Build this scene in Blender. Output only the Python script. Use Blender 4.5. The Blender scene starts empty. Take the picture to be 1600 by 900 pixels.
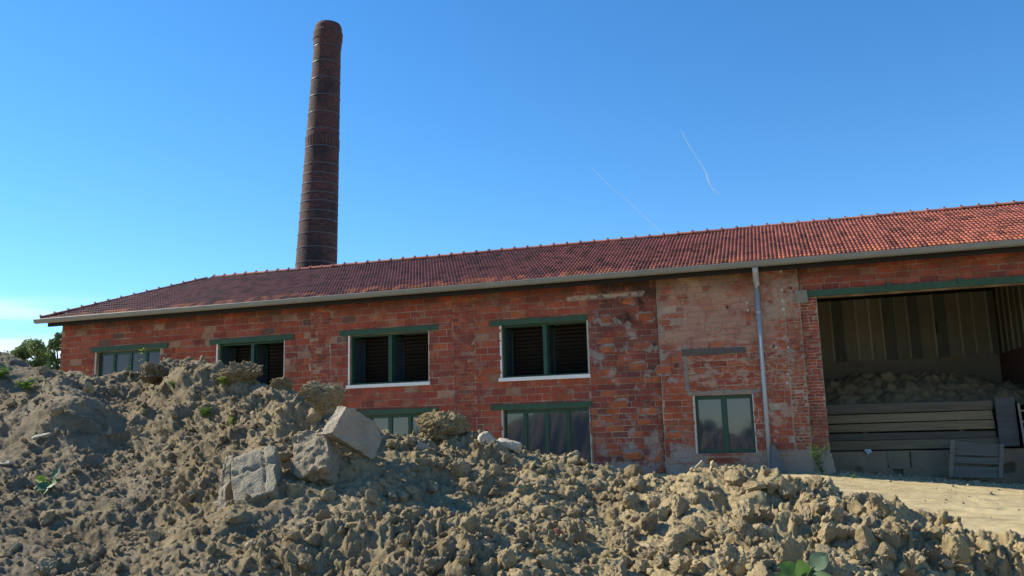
import bpy, bmesh, math, random
import numpy as np
from mathutils import Vector, Matrix, Euler

random.seed(7)
RNG = np.random.default_rng(7)
scene = bpy.context.scene
COL = scene.collection
rad = math.radians

# ------------------------------------------------------------------ camera
CAM = np.array([0.0, -24.0, 1.1])
FPX = 1340.0                      # focal length in pixels of the 1600 px wide photograph
PITCH, YAW, ROLL = rad(9.975), rad(-16.83), rad(-1.4875)
_w = np.array([math.sin(YAW)*math.cos(PITCH), math.cos(YAW)*math.cos(PITCH), math.sin(PITCH)])
_r0 = np.array([math.cos(YAW), -math.sin(YAW), 0.0])
_u0 = np.cross(_r0, _w)
_r = _r0*math.cos(ROLL) + _u0*math.sin(ROLL)
_u = -_r0*math.sin(ROLL) + _u0*math.cos(ROLL)
cam_data = bpy.data.cameras.new('camera')
cam_data.sensor_width = 36.0
cam_data.lens = 36.0*FPX/1600.0
cam_data.clip_start = 0.1
cam_data.clip_end = 60000
cam = bpy.data.objects.new('camera', cam_data)
COL.objects.link(cam)
cam.matrix_world = Matrix(((_r[0], _u[0], -_w[0], CAM[0]), (_r[1], _u[1], -_w[1], CAM[1]),
                           (_r[2], _u[2], -_w[2], CAM[2]), (0, 0, 0, 1)))
scene.camera = cam

# ------------------------------------------------------------------ sky, sun, exposure
SUN_AZ = 2.5      # degrees behind the wall plane, from the left
SUN_EL = 37.0
sx = -math.cos(rad(SUN_AZ))*math.cos(rad(SUN_EL))
sy = math.sin(rad(SUN_AZ))*math.cos(rad(SUN_EL))
sz = math.sin(rad(SUN_EL))
world = bpy.data.worlds.new('World')
scene.world = world
world.use_nodes = True
wn = world.node_tree
wn.nodes.clear()
w_out = wn.nodes.new('ShaderNodeOutputWorld')
w_bg = wn.nodes.new('ShaderNodeBackground')
w_sky = wn.nodes.new('ShaderNodeTexSky')
w_sky.sky_type = 'NISHITA'
w_sky.sun_disc = False
w_sky.sun_elevation = rad(SUN_EL)
w_sky.sun_rotation = math.atan2(sx, sy)
w_sky.altitude = 100
w_sky.air_density = 1.0
w_sky.dust_density = 0.0
w_sky.ozone_density = 2.4
w_hs = wn.nodes.new('ShaderNodeHueSaturation')
w_hs.inputs['Saturation'].default_value = 1.16
w_bg.inputs['Strength'].default_value = 0.11
w_tint = wn.nodes.new('ShaderNodeMix'); w_tint.data_type = 'RGBA'; w_tint.blend_type = 'MULTIPLY'
w_tint.inputs[0].default_value = 1.0; w_tint.inputs[7].default_value = (.80, .985, 1.13, 1)
wn.links.new(w_sky.outputs[0], w_tint.inputs[6])
wn.links.new(w_tint.outputs[2], w_hs.inputs['Color'])
# thin bright cloud streaks low over the horizon, all the way round
w_tc = wn.nodes.new('ShaderNodeTexCoord'); w_sep = wn.nodes.new('ShaderNodeSeparateXYZ')
wn.links.new(w_tc.outputs['Generated'], w_sep.inputs[0])
w_vm = wn.nodes.new('ShaderNodeVectorMath'); w_vm.operation = 'MULTIPLY'; w_vm.inputs[1].default_value = (1.3, 1.3, 22)
wn.links.new(w_tc.outputs['Generated'], w_vm.inputs[0])
w_no = wn.nodes.new('ShaderNodeTexNoise'); w_no.inputs['Scale'].default_value = 1.0; w_no.inputs['Detail'].default_value = 5; w_no.inputs['Roughness'].default_value = .55
wn.links.new(w_vm.outputs[0], w_no.inputs['Vector'])
def w_ramp(sock, a, b):
    n = wn.nodes.new('ShaderNodeMapRange'); n.interpolation_type = 'SMOOTHSTEP'
    wn.links.new(sock, n.inputs[0]); n.inputs[1].default_value = a; n.inputs[2].default_value = b
    return n.outputs[0]
def w_mul(a, b):
    n = wn.nodes.new('ShaderNodeMath'); n.operation = 'MULTIPLY'; wn.links.new(a, n.inputs[0])
    if isinstance(b, float): n.inputs[1].default_value = b
    else: wn.links.new(b, n.inputs[1])
    return n.outputs[0]
w_f = w_mul(w_mul(w_ramp(w_no.outputs[0], .43, .60), w_ramp(w_sep.outputs[2], .165, .13)), .85)
w_mix = wn.nodes.new('ShaderNodeMix'); w_mix.data_type = 'RGBA'
wn.links.new(w_f, w_mix.inputs[0]); wn.links.new(w_hs.outputs[0], w_mix.inputs[6]); w_mix.inputs[7].default_value = (6.0, 6.3, 6.6, 1)
wn.links.new(w_mix.outputs[2], w_bg.inputs['Color'])
wn.links.new(w_bg.outputs[0], w_out.inputs[0])

sun_data = bpy.data.lights.new('sun', 'SUN')
sun_data.energy = 5.0
sun_data.angle = rad(0.53)
sun_data.color = (1.0, 0.91, 0.72)
sun = bpy.data.objects.new('sun', sun_data)
COL.objects.link(sun)
sun.rotation_euler = Vector((sx, sy, sz)).to_track_quat('Z', 'Y').to_euler()

vs = scene.view_settings
vs.view_transform = 'Standard'
vs.look = 'None'
vs.exposure = 0.7
vs.gamma = 1.0
vs.use_curve_mapping = False

# ------------------------------------------------------------------ helpers
def ray(px, py):
    d = _w + (px-800.0)/FPX*_r + (450.0-py)/FPX*_u
    return d
def at_y(px, py, Y):
    d = ray(px, py)
    return CAM + d*((Y-CAM[1])/d[1])
def at_r(px, py, R):
    d = ray(px, py)
    return CAM + d*(R/math.hypot(d[0], d[1]))
def at_s(px, py, R):
    """the heap runs back along the yard towards the left"""
    return at_r(px, py, R*(1+.28*min(max((520-px)/520, 0), 1.35)))
def project(p):
    q = np.asarray(p, float) - CAM
    z = q @ _w
    return 800+FPX*(q @ _r)/z, 450-FPX*(q @ _u)/z, z

def tag(o, label=None, cat=None, group=None, kind=None):
    if label: o['label'] = label
    if cat: o['category'] = cat
    if group: o['group'] = group
    if kind: o['kind'] = kind
    return o
def empty(name, loc=(0, 0, 0)):
    o = bpy.data.objects.new(name, None)
    o.empty_display_size = 0.3
    COL.objects.link(o)
    o.location = loc
    return o
def link(name, me, mat=None, parent=None, loc=None):
    o = bpy.data.objects.new(name, me)
    COL.objects.link(o)
    if mat is not None and len(me.materials) == 0:
        me.materials.append(mat)
    if parent is not None:
        o.parent = parent
        # world-space placement: cancel the parent's offset
        px = Vector((0, 0, 0)); q = parent
        while q is not None:
            px += q.location; q = q.parent
        o.location = (Vector(loc) if loc is not None else Vector((0, 0, 0))) - px
    elif loc is not None:
        o.location = loc
    return o

class MB:
    """collects boxes, tubes and free polygons with one colour for each face"""
    def __init__(self):
        self.v = []; self.f = []; self.c = []
    def poly(self, pts, faces, col=(1, 1, 1)):
        b = len(self.v)
        self.v += [tuple(p) for p in pts]
        for fc in faces:
            self.f.append(tuple(b+i for i in fc)); self.c.append(col)
    def box(self, x0, x1, y0, y1, z0, z1, col=(1, 1, 1), M=None, jit=0.0):
        p = [(x0, y0, z0), (x1, y0, z0), (x1, y1, z0), (x0, y1, z0), (x0, y0, z1), (x1, y0, z1), (x1, y1, z1), (x0, y1, z1)]
        if jit: p = [tuple(c+random.uniform(-jit, jit) for c in q) for q in p]
        if M is not None: p = [tuple(M @ Vector(q)) for q in p]
        self.poly(p, [(0, 3, 2, 1), (4, 5, 6, 7), (0, 1, 5, 4), (1, 2, 6, 5), (2, 3, 7, 6), (3, 0, 4, 7)], col)
        return self
    def brick(self, x0, x1, z0, z1, yf, yb, ch=0.007, jit=0.007, col=(1, 1, 1)):
        """brick front with chamfered arrises; front at yf, back at yb (behind)"""
        j = lambda: random.uniform(-jit, jit)
        a = [(x0, z0), (x1, z0), (x1, z1), (x0, z1)]
        a = [(x+j(), z+j()) for x, z in a]
        cx = sum(p[0] for p in a)/4; cz = sum(p[1] for p in a)/4
        tl = random.uniform(-.004, .004); tw = random.uniform(-.004, .004)
        P = [(x, yb, z) for x, z in a] + [(x, yf+ch, z) for x, z in a]
        for x, z in a:
            dx = ch if x < cx else -ch; dz = ch if z < cz else -ch
            P.append((x+dx, yf + (tl if x < cx else -tl) + (tw if z < cz else -tw), z+dz))
        F = [(8, 9, 10, 11)]
        for i in range(4):
            k = (i+1) % 4
            F.append((i, k, 4+k, 4+i)); F.append((4+i, 4+k, 8+k, 8+i))
        self.poly(P, F, col)
        return self
    def tube(self, pts, r, n=8, col=(1, 1, 1), r2=None, cap=True):
        pts = [Vector(p) for p in pts]; m = len(pts); b = len(self.v)
        for i, p in enumerate(pts):
            t = (pts[min(i+1, m-1)]-pts[max(i-1, 0)]).normalized()
            a = t.orthogonal().normalized() if abs(t.z) > .99 else t.cross(Vector((0, 0, 1))).normalized()
            c = t.cross(a)
            rr = r if r2 is None else r+(r2-r)*i/(m-1)
            for k in range(n):
                an = 2*math.pi*k/n
                self.v.append(tuple(p+(a*math.cos(an)+c*math.sin(an))*rr))
        for i in range(m-1):
            for k in range(n):
                k2 = (k+1) % n
                self.f.append((b+i*n+k, b+i*n+k2, b+(i+1)*n+k2, b+(i+1)*n+k)); self.c.append(col)
        if cap:
            self.f.append(tuple(b+k for k in range(n))[::-1]); self.c.append(col)
            self.f.append(tuple(b+(m-1)*n+k for k in range(n))); self.c.append(col)
        return self
    def mesh(self, name, smooth=False):
        me = bpy.data.meshes.new(name)
        me.from_pydata(self.v, [], self.f)
        ca = me.color_attributes.new('Col', 'FLOAT_COLOR', 'CORNER')
        tot = np.array([len(f) for f in self.f])
        arr = np.repeat(np.array([tuple(c)+(1,) for c in self.c], np.float32), tot, axis=0)
        ca.data.foreach_set('color', arr.ravel())
        if smooth: me.shade_smooth()
        me.update()
        return me
    def build(self, name, mat, parent=None, smooth=False):
        return link(name, self.mesh(name, smooth), mat, parent)

def np_mesh(name, V, F, colors=None, smooth=True):
    """fast mesh from numpy arrays; F is (n,3) or (n,4)"""
    me = bpy.data.meshes.new(name)
    n, k = F.shape
    me.vertices.add(len(V)); me.vertices.foreach_set('co', V.astype(np.float32).ravel())
    me.loops.add(n*k); me.loops.foreach_set('vertex_index', F.astype(np.int32).ravel())
    me.polygons.add(n); me.polygons.foreach_set('loop_start', np.arange(0, n*k, k, dtype=np.int32))
    me.polygons.foreach_set('loop_total', np.full(n, k, np.int32))
    if smooth: me.polygons.foreach_set('use_smooth', np.ones(n, bool))
    me.update(calc_edges=True)
    if colors is not None:
        ca = me.color_attributes.new('Col', 'FLOAT_COLOR', 'POINT')
        c4 = np.ones((len(V), 4), np.float32); c4[:, :3] = colors
        ca.data.foreach_set('color', c4.ravel())
    return me

# ---- numpy noise
def _hash(ix, iy, iz, seed):
    h = (ix.astype(np.int64)*374761393 + iy.astype(np.int64)*668265263 + iz.astype(np.int64)*2147483647 + seed*974711) & 0xffffffff
    h = ((h ^ (h >> 13))*1274126177) & 0xffffffff
    h = ((h ^ (h >> 16))*2246822519) & 0xffffffff
    return ((h ^ (h >> 15)) & 0xffffff)/float(0xffffff)
def vnoise(x, y, z=None, seed=0):
    x = np.asarray(x, float); y = np.asarray(y, float)
    z3 = z is not None
    ix = np.floor(x); iy = np.floor(y); fx = x-ix; fy = y-iy
    ux = fx*fx*(3-2*fx); uy = fy*fy*(3-2*fy)
    ix = ix.astype(np.int64); iy = iy.astype(np.int64)
    if z3:
        z = np.asarray(z, float); iz = np.floor(z); fz = z-iz; uz = fz*fz*(3-2*fz); iz = iz.astype(np.int64)
    else:
        iz = np.zeros_like(ix)
    def lay(k):
        a = _hash(ix, iy, k, seed); b = _hash(ix+1, iy, k, seed); c = _hash(ix, iy+1, k, seed); d = _hash(ix+1, iy+1, k, seed)
        return (a*(1-ux)+b*ux)*(1-uy) + (c*(1-ux)+d*ux)*uy
    if not z3: return lay(iz)*2-1
    return (lay(iz)*(1-uz)+lay(iz+1)*uz)*2-1
def fbm(x, y, oct=4, seed=0, gain=.5, z=None):
    s = 0; a = 1.0; f = 1.0
    for o in range(oct):
        s = s + a*vnoise(x*f, y*f, None if z is None else z*f, seed+o*17); a *= gain; f *= 2.03
    return s
def cellbumps(x, y, scale, seed, dens=.8):
    """rounded lumps of uneven size: height of the highest lump over each point, in units of scale"""
    X = x/scale; Y = y/scale
    ix = np.floor(X).astype(np.int64); iy = np.floor(Y).astype(np.int64)
    out = np.zeros_like(X); z0 = np.zeros_like(ix)
    for dx in (-1, 0, 1):
        for dy in (-1, 0, 1):
            cx = ix+dx; cy = iy+dy
            jx = _hash(cx, cy, z0, seed); jy = _hash(cx, cy, z0, seed+1); rr = _hash(cx, cy, z0, seed+2); on = _hash(cx, cy, z0, seed+3)
            an = _hash(cx, cy, z0, seed+4)*6.283; st = .65+.35*_hash(cx, cy, z0, seed+5)
            ddx = X-(cx+jx); ddy = Y-(cy+jy)
            ca = np.cos(an); sa = np.sin(an)
            u = ddx*ca+ddy*sa; v = (-ddx*sa+ddy*ca)/st
            R = .28+.5*rr*rr
            d2 = (u*u+v*v)/(R*R)
            h = np.where((d2 < 1) & (on < dens), np.sqrt(np.maximum(0, 1-d2*d2))*R, 0)
            out = np.maximum(out, h)
    return out
def cellfacets(x, y, scale, seed):
    """broken clods: every cell a tilted flat of its own"""
    X = x/scale; Y = y/scale
    ix = np.floor(X).astype(np.int64); iy = np.floor(Y).astype(np.int64); z0 = np.zeros_like(ix)
    best = np.full(X.shape, 9.0); out = np.zeros_like(X)
    for dx in (-1, 0, 1):
        for dy in (-1, 0, 1):
            cx = ix+dx; cy = iy+dy
            ddx = X-(cx+_hash(cx, cy, z0, seed)); ddy = Y-(cy+_hash(cx, cy, z0, seed+1))
            d = ddx*ddx+ddy*ddy
            h = (_hash(cx, cy, z0, seed+2)-.5) + ddx*(_hash(cx, cy, z0, seed+3)-.5)*1.4+ddy*(_hash(cx, cy, z0, seed+4)-.5)*1.4
            m_ = d < best
            best = np.where(m_, d, best); out = np.where(m_, h, out)
    return out
def sstep(a, b, x):
    t = np.clip((x-a)/(b-a), 0, 1)
    return t*t*(3-2*t)

# ------------------------------------------------------------------ materials
def mat_new(name):
    m = bpy.data.materials.new(name); m.use_nodes = True
    nt = m.node_tree
    return m, nt, nt.nodes['Principled BSDF']
class N:
    """small node writer"""
    def __init__(self, nt): self.nt = nt
    def new(self, t, **kw):
        n = self.nt.nodes.new(t)
        for k, v in kw.items():
            if hasattr(n, k) and k not in ('inputs',): setattr(n, k, v)
        return n
    def set(self, sock, v):
        if hasattr(v, 'links') or isinstance(v, bpy.types.NodeSocket): self.nt.links.new(v, sock)
        else:
            if isinstance(v, (tuple, list)) and len(v) == 3 and sock.type == 'RGBA': v = tuple(v)+(1,)
            sock.default_value = v
    def math(self, op, a, b=0.0, c=0.0, clamp=False):
        n = self.nt.nodes.new('ShaderNodeMath'); n.operation = op; n.use_clamp = clamp
        self.set(n.inputs[0], a); self.set(n.inputs[1], b); self.set(n.inputs[2], c)
        return n.outputs[0]
    def mix(self, f, a, b, blend='MIX'):
        n = self.nt.nodes.new('ShaderNodeMix'); n.data_type = 'RGBA'; n.blend_type = blend
        self.set(n.inputs[0], f); self.set(n.inputs[6], a); self.set(n.inputs[7], b)
        return n.outputs[2]
    def noise(self, vec, scale, detail=4, rough=.55, dist=0.0):
        n = self.nt.nodes.new('ShaderNodeTexNoise')
        n.inputs['Scale'].default_value = scale; n.inputs['Detail'].default_value = detail
        n.inputs['Roughness'].default_value = rough; n.inputs['Distortion'].default_value = dist
        if vec is not None: self.nt.links.new(vec, n.inputs['Vector'])
        return n.outputs[0]
    def ramp(self, x, a, b):
        n = self.nt.nodes.new('ShaderNodeMapRange'); n.interpolation_type = 'SMOOTHSTEP'
        self.set(n.inputs[0], x); n.inputs[1].default_value = a; n.inputs[2].default_value = b
        return n.outputs[0]
    def pos(self): return self.nt.nodes.new('ShaderNodeNewGeometry').outputs['Position']
    def attr(self, name='Col'):
        n = self.nt.nodes.new('ShaderNodeAttribute'); n.attribute_name = name
        return n.outputs['Color']
    def bump(self, h, strength=.4, dist=.02, normal=None):
        n = self.nt.nodes.new('ShaderNodeBump'); n.inputs['Strength'].default_value = strength; n.inputs['Distance'].default_value = dist
        self.nt.links.new(h, n.inputs['Height'])
        if normal is not None: self.nt.links.new(normal, n.inputs['Normal'])
        return n.outputs[0]
    def scalevec(self, v, s):
        n = self.nt.nodes.new('ShaderNodeVectorMath'); n.operation = 'MULTIPLY'
        self.nt.links.new(v, n.inputs[0]); n.inputs[1].default_value = s
        return n.outputs[0]

def simple_mat(name, col, rough=.7, metal=0.0, var=.25, nscale=6.0, bump=.15, bdist=.01, spec=.4, stretch=(1, 1, 1), use_attr=False):
    m, nt, b = mat_new(name); g = N(nt)
    p = g.scalevec(g.pos(), stretch)
    n1 = g.noise(p, nscale, 6, .6); n2 = g.noise(p, nscale*9, 3, .6)
    base = g.attr() if use_attr else col
    if use_attr: base = g.mix(1.0, base, col, 'MULTIPLY')
    lo = tuple(c*(1-var) for c in (1, 1, 1)); hi = tuple(c*(1+var) for c in (1, 1, 1))
    c = g.mix(1.0, base, g.mix(n1, lo, hi), 'MULTIPLY')
    c = g.mix(1.0, c, g.mix(n2, (1-var*.4,)*3, (1+var*.4,)*3), 'MULTIPLY')
    g.set(b.inputs['Base Color'], c)
    b.inputs['Roughness'].default_value = rough; b.inputs['Metallic'].default_value = metal
    b.inputs['Specular IOR Level'].default_value = spec
    if bump: g.set(b.inputs['Normal'], g.bump(n2, bump, bdist))
    return m

def wall_overlay(g, p, c):
    """weathering with shapes of its own that runs over bricks and joints alike"""
    sep = g.nt.nodes.new('ShaderNodeSeparateXYZ'); g.nt.links.new(p, sep.inputs[0])
    X, Z = sep.outputs[0], sep.outputs[2]
    def softbox(x0, x1, z0, z1, s):
        a = g.math('MULTIPLY', g.ramp(X, x0-s, x0+s), g.ramp(X, x1+s, x1-s))
        b = g.math('MULTIPLY', g.ramp(Z, z0-s, z0+s), g.ramp(Z, z1+s, z1-s))
        return g.math('MULTIPLY', a, b)
    def layer(c, box, s, nsc, amp, bias, col, k, strength=1.0, stretch=(1, 1, 1)):
        m = softbox(*box, s)
        n = g.noise(g.scalevec(p, stretch), nsc, 5, .62)
        v = g.math('ADD', g.math('MULTIPLY', g.math('SUBTRACT', n, .5), amp), bias)
        v = g.math('MULTIPLY_ADD', v, k, .5, clamp=True)
        f = g.math('MULTIPLY', g.math('MULTIPLY', v, m), strength)
        return g.mix(f, c, col)
    # old cream and pinkish render left on the bay by the downpipe
    c = layer(c, (-3.0, .72, 3.55, 6.0), .12, 2.0, 3.0, .02, (.40, .295, .205), 4, .6)
    c = layer(c, (-2.75, .2, 3.35, 4.95), .25, 1.6, 3.0, .03, (.36, .20, .145), 4, .6)
    # lime residue
    c = layer(c, (-2.4, .5, 2.25, 3.7), .2, 3.6, 3.0, -.10, (.40, .31, .235), 4, .6, (1, 1, 2.2))
    c = layer(c, (-.2, .8, 1.0, 5.2), .15, 3.6, 3.0, -.16, (.38, .30, .235), 4, .6)
    c = layer(c, (-.75, .0, .8, 2.1), .12, 6.0, 3.0, -.2, (.5, .44, .37), 4, .55)
    # dull brown-purple grime, then soot below the eaves
    c = layer(c, (-5.0, -3.05, 2.4, 5.2), .5, 1.3, 2.4, .04, (.13, .058, .05), 4, .5)
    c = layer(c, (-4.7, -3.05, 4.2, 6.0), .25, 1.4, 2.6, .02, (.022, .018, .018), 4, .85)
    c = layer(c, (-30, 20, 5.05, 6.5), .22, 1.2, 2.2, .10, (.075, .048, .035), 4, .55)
    # grey mortar smeared over the repaired bay
    c = layer(c, (-5.0, -2.2, -.5, 4.6), .3, 2.2, 3.2, -.30, (.30, .275, .245), 5, .75)
    c = layer(c, (-4.9, -.4, -.5, 1.0), .35, 2.6, 3.0, -.08, (.29, .255, .215), 4, .72)
    # cement skirting near the pier
    c = layer(c, (-.75, 2.2, -.6, .62), .08, 2.6, 1.3, .30, (.31, .25, .185), 5, .92)
    # mortar smears elsewhere on the big wall
    c = layer(c, (-24, -5, -.5, 5.2), .3, 2.6, 3.2, -.34, (.27, .205, .155), 3.2, .6)
    c = layer(c, (-5.6, -3.35, 4.99, 5.12), .05, 5.0, 2.4, .12, (.42, .35, .27), 4, .85, (1, 1, 2))
    return c

def brick_material(name, is_mortar=False):
    m, nt, b = mat_new(name); g = N(nt)
    p = g.pos()
    if is_mortar:
        n0 = g.noise(p, 1.3, 4, .6)
        base = g.mix(g.ramp(n0, .35, .65), (.22, .165, .125), (.40, .32, .25))
    else:
        base = g.attr()
    n1 = g.noise(p, 2.3, 5, .65); n2 = g.noise(g.scalevec(p, (1, 1, 5)), 13, 6, .68); n3 = g.noise(p, 90, 3, .6)
    c = g.mix(1.0, base, g.mix(g.ramp(n1, .25, .75), (.80, .76, .76), (1.16, 1.12, 1.08)), 'MULTIPLY')
    c = g.mix(1.0, c, g.mix(g.ramp(n2, .25, .75), (.62, .58, .56), (1.34, 1.34, 1.34)), 'MULTIPLY')
    # dusty efflorescence
    e = g.ramp(g.noise(p, 5.0, 6, .7), .56, .74)
    c = g.mix(g.math('MULTIPLY', e, .42), c, (.36, .25, .18))
    c = wall_overlay(g, p, c)
    g.set(b.inputs['Base Color'], c)
    b.inputs['Roughness'].default_value = .92; b.inputs['Specular IOR Level'].default_value = .2
    h = g.math('ADD', g.math('MULTIPLY', n2, .7), g.math('MULTIPLY', n3, .5))
    g.set(b.inputs['Normal'], g.bump(h, .55, .015))
    return m

def earth_material(name, tint=(1, 1, 1)):
    m, nt, b = mat_new(name); g = N(nt)
    p = g.pos()
    n1 = g.noise(p, .9, 5, .6); n2 = g.noise(p, 9, 6, .65); n3 = g.noise(p, 55, 4, .7); n4 = g.noise(p, 3.1, 4, .6)
    c = g.mix(g.ramp(n1, .3, .7), (.33, .262, .165), (.44, .36, .235))
    c = g.mix(g.math('MULTIPLY', g.ramp(n4, .46, .68), .7), c, (.215, .165, .105))
    c = g.mix(g.math('MULTIPLY', g.ramp(g.noise(p, 1.7, 5, .65), .54, .70), .55), c, (.27, .25, .215))
    c = g.mix(g.math('MULTIPLY', g.ramp(n2, .5, .75), .5), c, (.50, .425, .295))
    c = g.mix(1.0, c, g.mix(n3, (.74, .74, .74), (1.26, 1.26, 1.26)), 'MULTIPLY')
    c = g.mix(1.0, c, g.attr(), 'MULTIPLY')
    c = g.mix(1.0, c, tint, 'MULTIPLY')
    g.set(b.inputs['Base Color'], c)
    b.inputs['Roughness'].default_value = .95; b.inputs['Specular IOR Level'].default_value = .15
    h = g.math('ADD', g.math('MULTIPLY', n3, .5), g.noise(p, 150, 3, .7))
    nb = g.bump(g.noise(p, 20, 6, .7), .9, .03)
    g.set(b.inputs['Normal'], g.bump(h, .9, .012, nb))
    return m

M = {}
M['brick'] = brick_material('fired_clay_brick')
M['mortar'] = brick_material('old_mortar', True)
M['earth'] = earth_material('dry_clay_earth')
M['green'] = simple_mat('green_paint', (.013, .055, .033), .42, var=.3, nscale=3, bump=.12)
M['lintel_green'] = simple_mat('weathered_green_paint', (.024, .068, .036), .6, var=.45, nscale=4, bump=.3)
M['white'] = simple_mat('white_painted_sill', (.72, .70, .66), .7, var=.12, nscale=5)
M['reveal'] = simple_mat('pale_plaster_reveal', (.46, .42, .37), .85, var=.25, nscale=5)
M['zinc'] = simple_mat('weathered_zinc', (.20, .21, .205), .55, metal=.25, var=.22, nscale=2.2, bump=.08)
M['pipe'] = simple_mat('grey_downpipe_paint', (.33, .355, .37), .5, metal=.1, var=.15, nscale=2.5, bump=.08)
M['dark_wood'] = simple_mat('dark_old_wood', (.014, .011, .010), .85, var=.4, nscale=4, stretch=(1, 4, 4), bump=.3)
M['rack'] = simple_mat('dusty_rack_wood', (.036, .030, .026), .85, var=.4, nscale=5, bump=.3)
M['plank'] = simple_mat('grey_weathered_plank', (1, 1, 1), .85, var=.65, nscale=3, stretch=(.35, 5, 7), bump=.4, use_attr=True)
M['concrete'] = simple_mat('broken_concrete', (1, .97, .9), .93, var=.32, nscale=7, bump=.8, bdist=.02, use_attr=True)
M['block'] = simple_mat('dusty_block', (1, 1, 1), .93, var=.25, nscale=4, bump=.4, use_attr=True)
M['sheet'] = simple_mat('dull_cladding_sheet', (1, 1, 1), .72, var=.35, nscale=1.6, stretch=(3, 3, .7), bump=.1, use_attr=True)
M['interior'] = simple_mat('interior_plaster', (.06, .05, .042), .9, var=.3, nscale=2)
M['iron'] = simple_mat('iron_band', (.085, .078, .078), .4, metal=.3, var=.3, nscale=3)
M['bark'] = simple_mat('bark', (.09, .07, .05), .9, var=.4, nscale=8, bump=.5)
M['rubber'] = simple_mat('dark_iron', (.04, .04, .04), .7)

# glass: real pane, mirrors the sky, dark room and blue sky tone painted in its colour
m, nt, b = mat_new('window_glass'); g = N(nt)
b.inputs['Base Color'].default_value = (.030, .042, .060, 1)
b.inputs['Roughness'].default_value = .06
b.inputs['IOR'].default_value = 1.52
b.inputs['Coat Weight'].default_value = 1.0
b.inputs['Coat IOR'].default_value = 1.5
g.set(b.inputs['Normal'], g.bump(g.noise(g.pos(), 1.6, 2, .4), .08, .02))
M['glass'] = m
M['dim_glass'] = m.copy(); M['dim_glass'].name = 'dim_window_glass'  # same glass with its reflection turned down to darken the leftmost window
M['dim_glass'].node_tree.nodes['Principled BSDF'].inputs['Coat Weight'].default_value = 0.0
M['dim_glass'].node_tree.nodes['Principled BSDF'].inputs['Roughness'].default_value = .16

# roof tile
m, nt, b = mat_new('roof_tile_clay'); g = N(nt)
p = g.pos()
n1 = g.noise(p, .55, 5, .62); n2 = g.noise(p, 14, 5, .65)
c = g.mix(1.0, g.attr(), g.mix(n2, (.6, .6, .6), (1.4, 1.4, 1.4)), 'MULTIPLY')
c = g.mix(g.math('MULTIPLY', g.ramp(n1, .50, .72), .4), c, (.05, .03, .033))
g.set(b.inputs['Base Color'], c)
b.inputs['Roughness'].default_value = .6; b.inputs['Specular IOR Level'].default_value = .32
g.set(b.inputs['Normal'], g.bump(n2, .35, .01))
M['tile'] = m

# chimney brickwork: too far away to tell the bricks apart
m, nt, b = mat_new('chimney_brickwork'); g = N(nt)
uv = nt.nodes.new('ShaderNodeUVMap')
bt = nt.nodes.new('ShaderNodeTexBrick')
bt.inputs['Scale'].default_value = 1.0
bt.inputs['Brick Width'].default_value = .20; bt.inputs['Row Height'].default_value = .10
bt.inputs['Mortar Size'].default_value = .013; bt.inputs['Mortar Smooth'].default_value = .3; bt.inputs['Bias'].default_value = -.1
bt.inputs['Color1'].default_value = (.115, .038, .036, 1); bt.inputs['Color2'].default_value = (.034, .019, .021, 1)
bt.inputs['Mortar'].default_value = (.05, .04, .037, 1)
nt.links.new(uv.outputs[0], bt.inputs['Vector'])
p = g.pos()
c = bt.outputs['Color']
c = g.mix(g.math('MULTIPLY', g.ramp(g.noise(p, .9, 6, .65), .42, .66), .8), c, (.016, .014, .018))
c = g.mix(g.math('MULTIPLY', g.ramp(g.noise(p, 5, 5, .7), .55, .72), .4), c, (.15, .065, .05))
g.set(b.inputs['Base Color'], c); b.inputs['Roughness'].default_value = .9
hh = g.math('ADD', g.math('MULTIPLY', bt.outputs['Fac'], -1.0), g.math('MULTIPLY', g.noise(p, 12, 4, .6), .8))
g.set(b.inputs['Normal'], g.bump(hh, .9, .03))
M['chimney'] = m

# leaves
def leaf_mat(name, col, trans=.35, rough=.55):
    m, nt, b = mat_new(name); g = N(nt)
    c = g.mix(1.0, g.attr(), g.mix(g.noise(g.pos(), 3.0, 4), tuple(x*.65 for x in col), tuple(x*1.35 for x in col)), 'MULTIPLY')
    g.set(b.inputs['Base Color'], c); b.inputs['Roughness'].default_value = rough
    t = nt.nodes.new('ShaderNodeBsdfTranslucent'); g.set(t.inputs['Color'], c)
    mx = nt.nodes.new('ShaderNodeMixShader'); mx.inputs[0].default_value = trans
    nt.links.new(b.outputs[0], mx.inputs[1]); nt.links.new(t.outputs[0], mx.inputs[2])
    nt.links.new(mx.outputs[0], nt.nodes['Material Output'].inputs['Surface'])
    return m
M['leaf'] = leaf_mat('tree_foliage', (.085, .12, .04))
M['weed'] = leaf_mat('weed_leaf', (.13, .22, .05), .45)
M['burdock'] = leaf_mat('broad_leaf', (.10, .17, .075), .3, .5)

# ground
m, nt, b = mat_new('packed_dirt_track'); g = N(nt)
p = g.pos()
n1 = g.noise(p, .35, 5, .6); n2 = g.noise(g.scalevec(p, (.5, 2.2, 1)), 2.2, 6, .68); n3 = g.noise(p, 26, 5, .7)
c = g.mix(g.ramp(n1, .3, .7), (.41, .325, .175), (.52, .425, .24))
c = g.mix(g.math('MULTIPLY', g.ramp(n2, .48, .66), .7), c, (.25, .19, .12))
c = g.mix(1.0, c, g.mix(n3, (.68, .68, .68), (1.28, 1.28, 1.28)), 'MULTIPLY')
g.set(b.inputs['Base Color'], c); b.inputs['Roughness'].default_value = .95; b.inputs['Specular IOR Level'].default_value = .15
g.set(b.inputs['Normal'], g.bump(g.math('ADD', n2, g.math('MULTIPLY', n3, .5)), .8, .04))
M['ground'] = m

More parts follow.
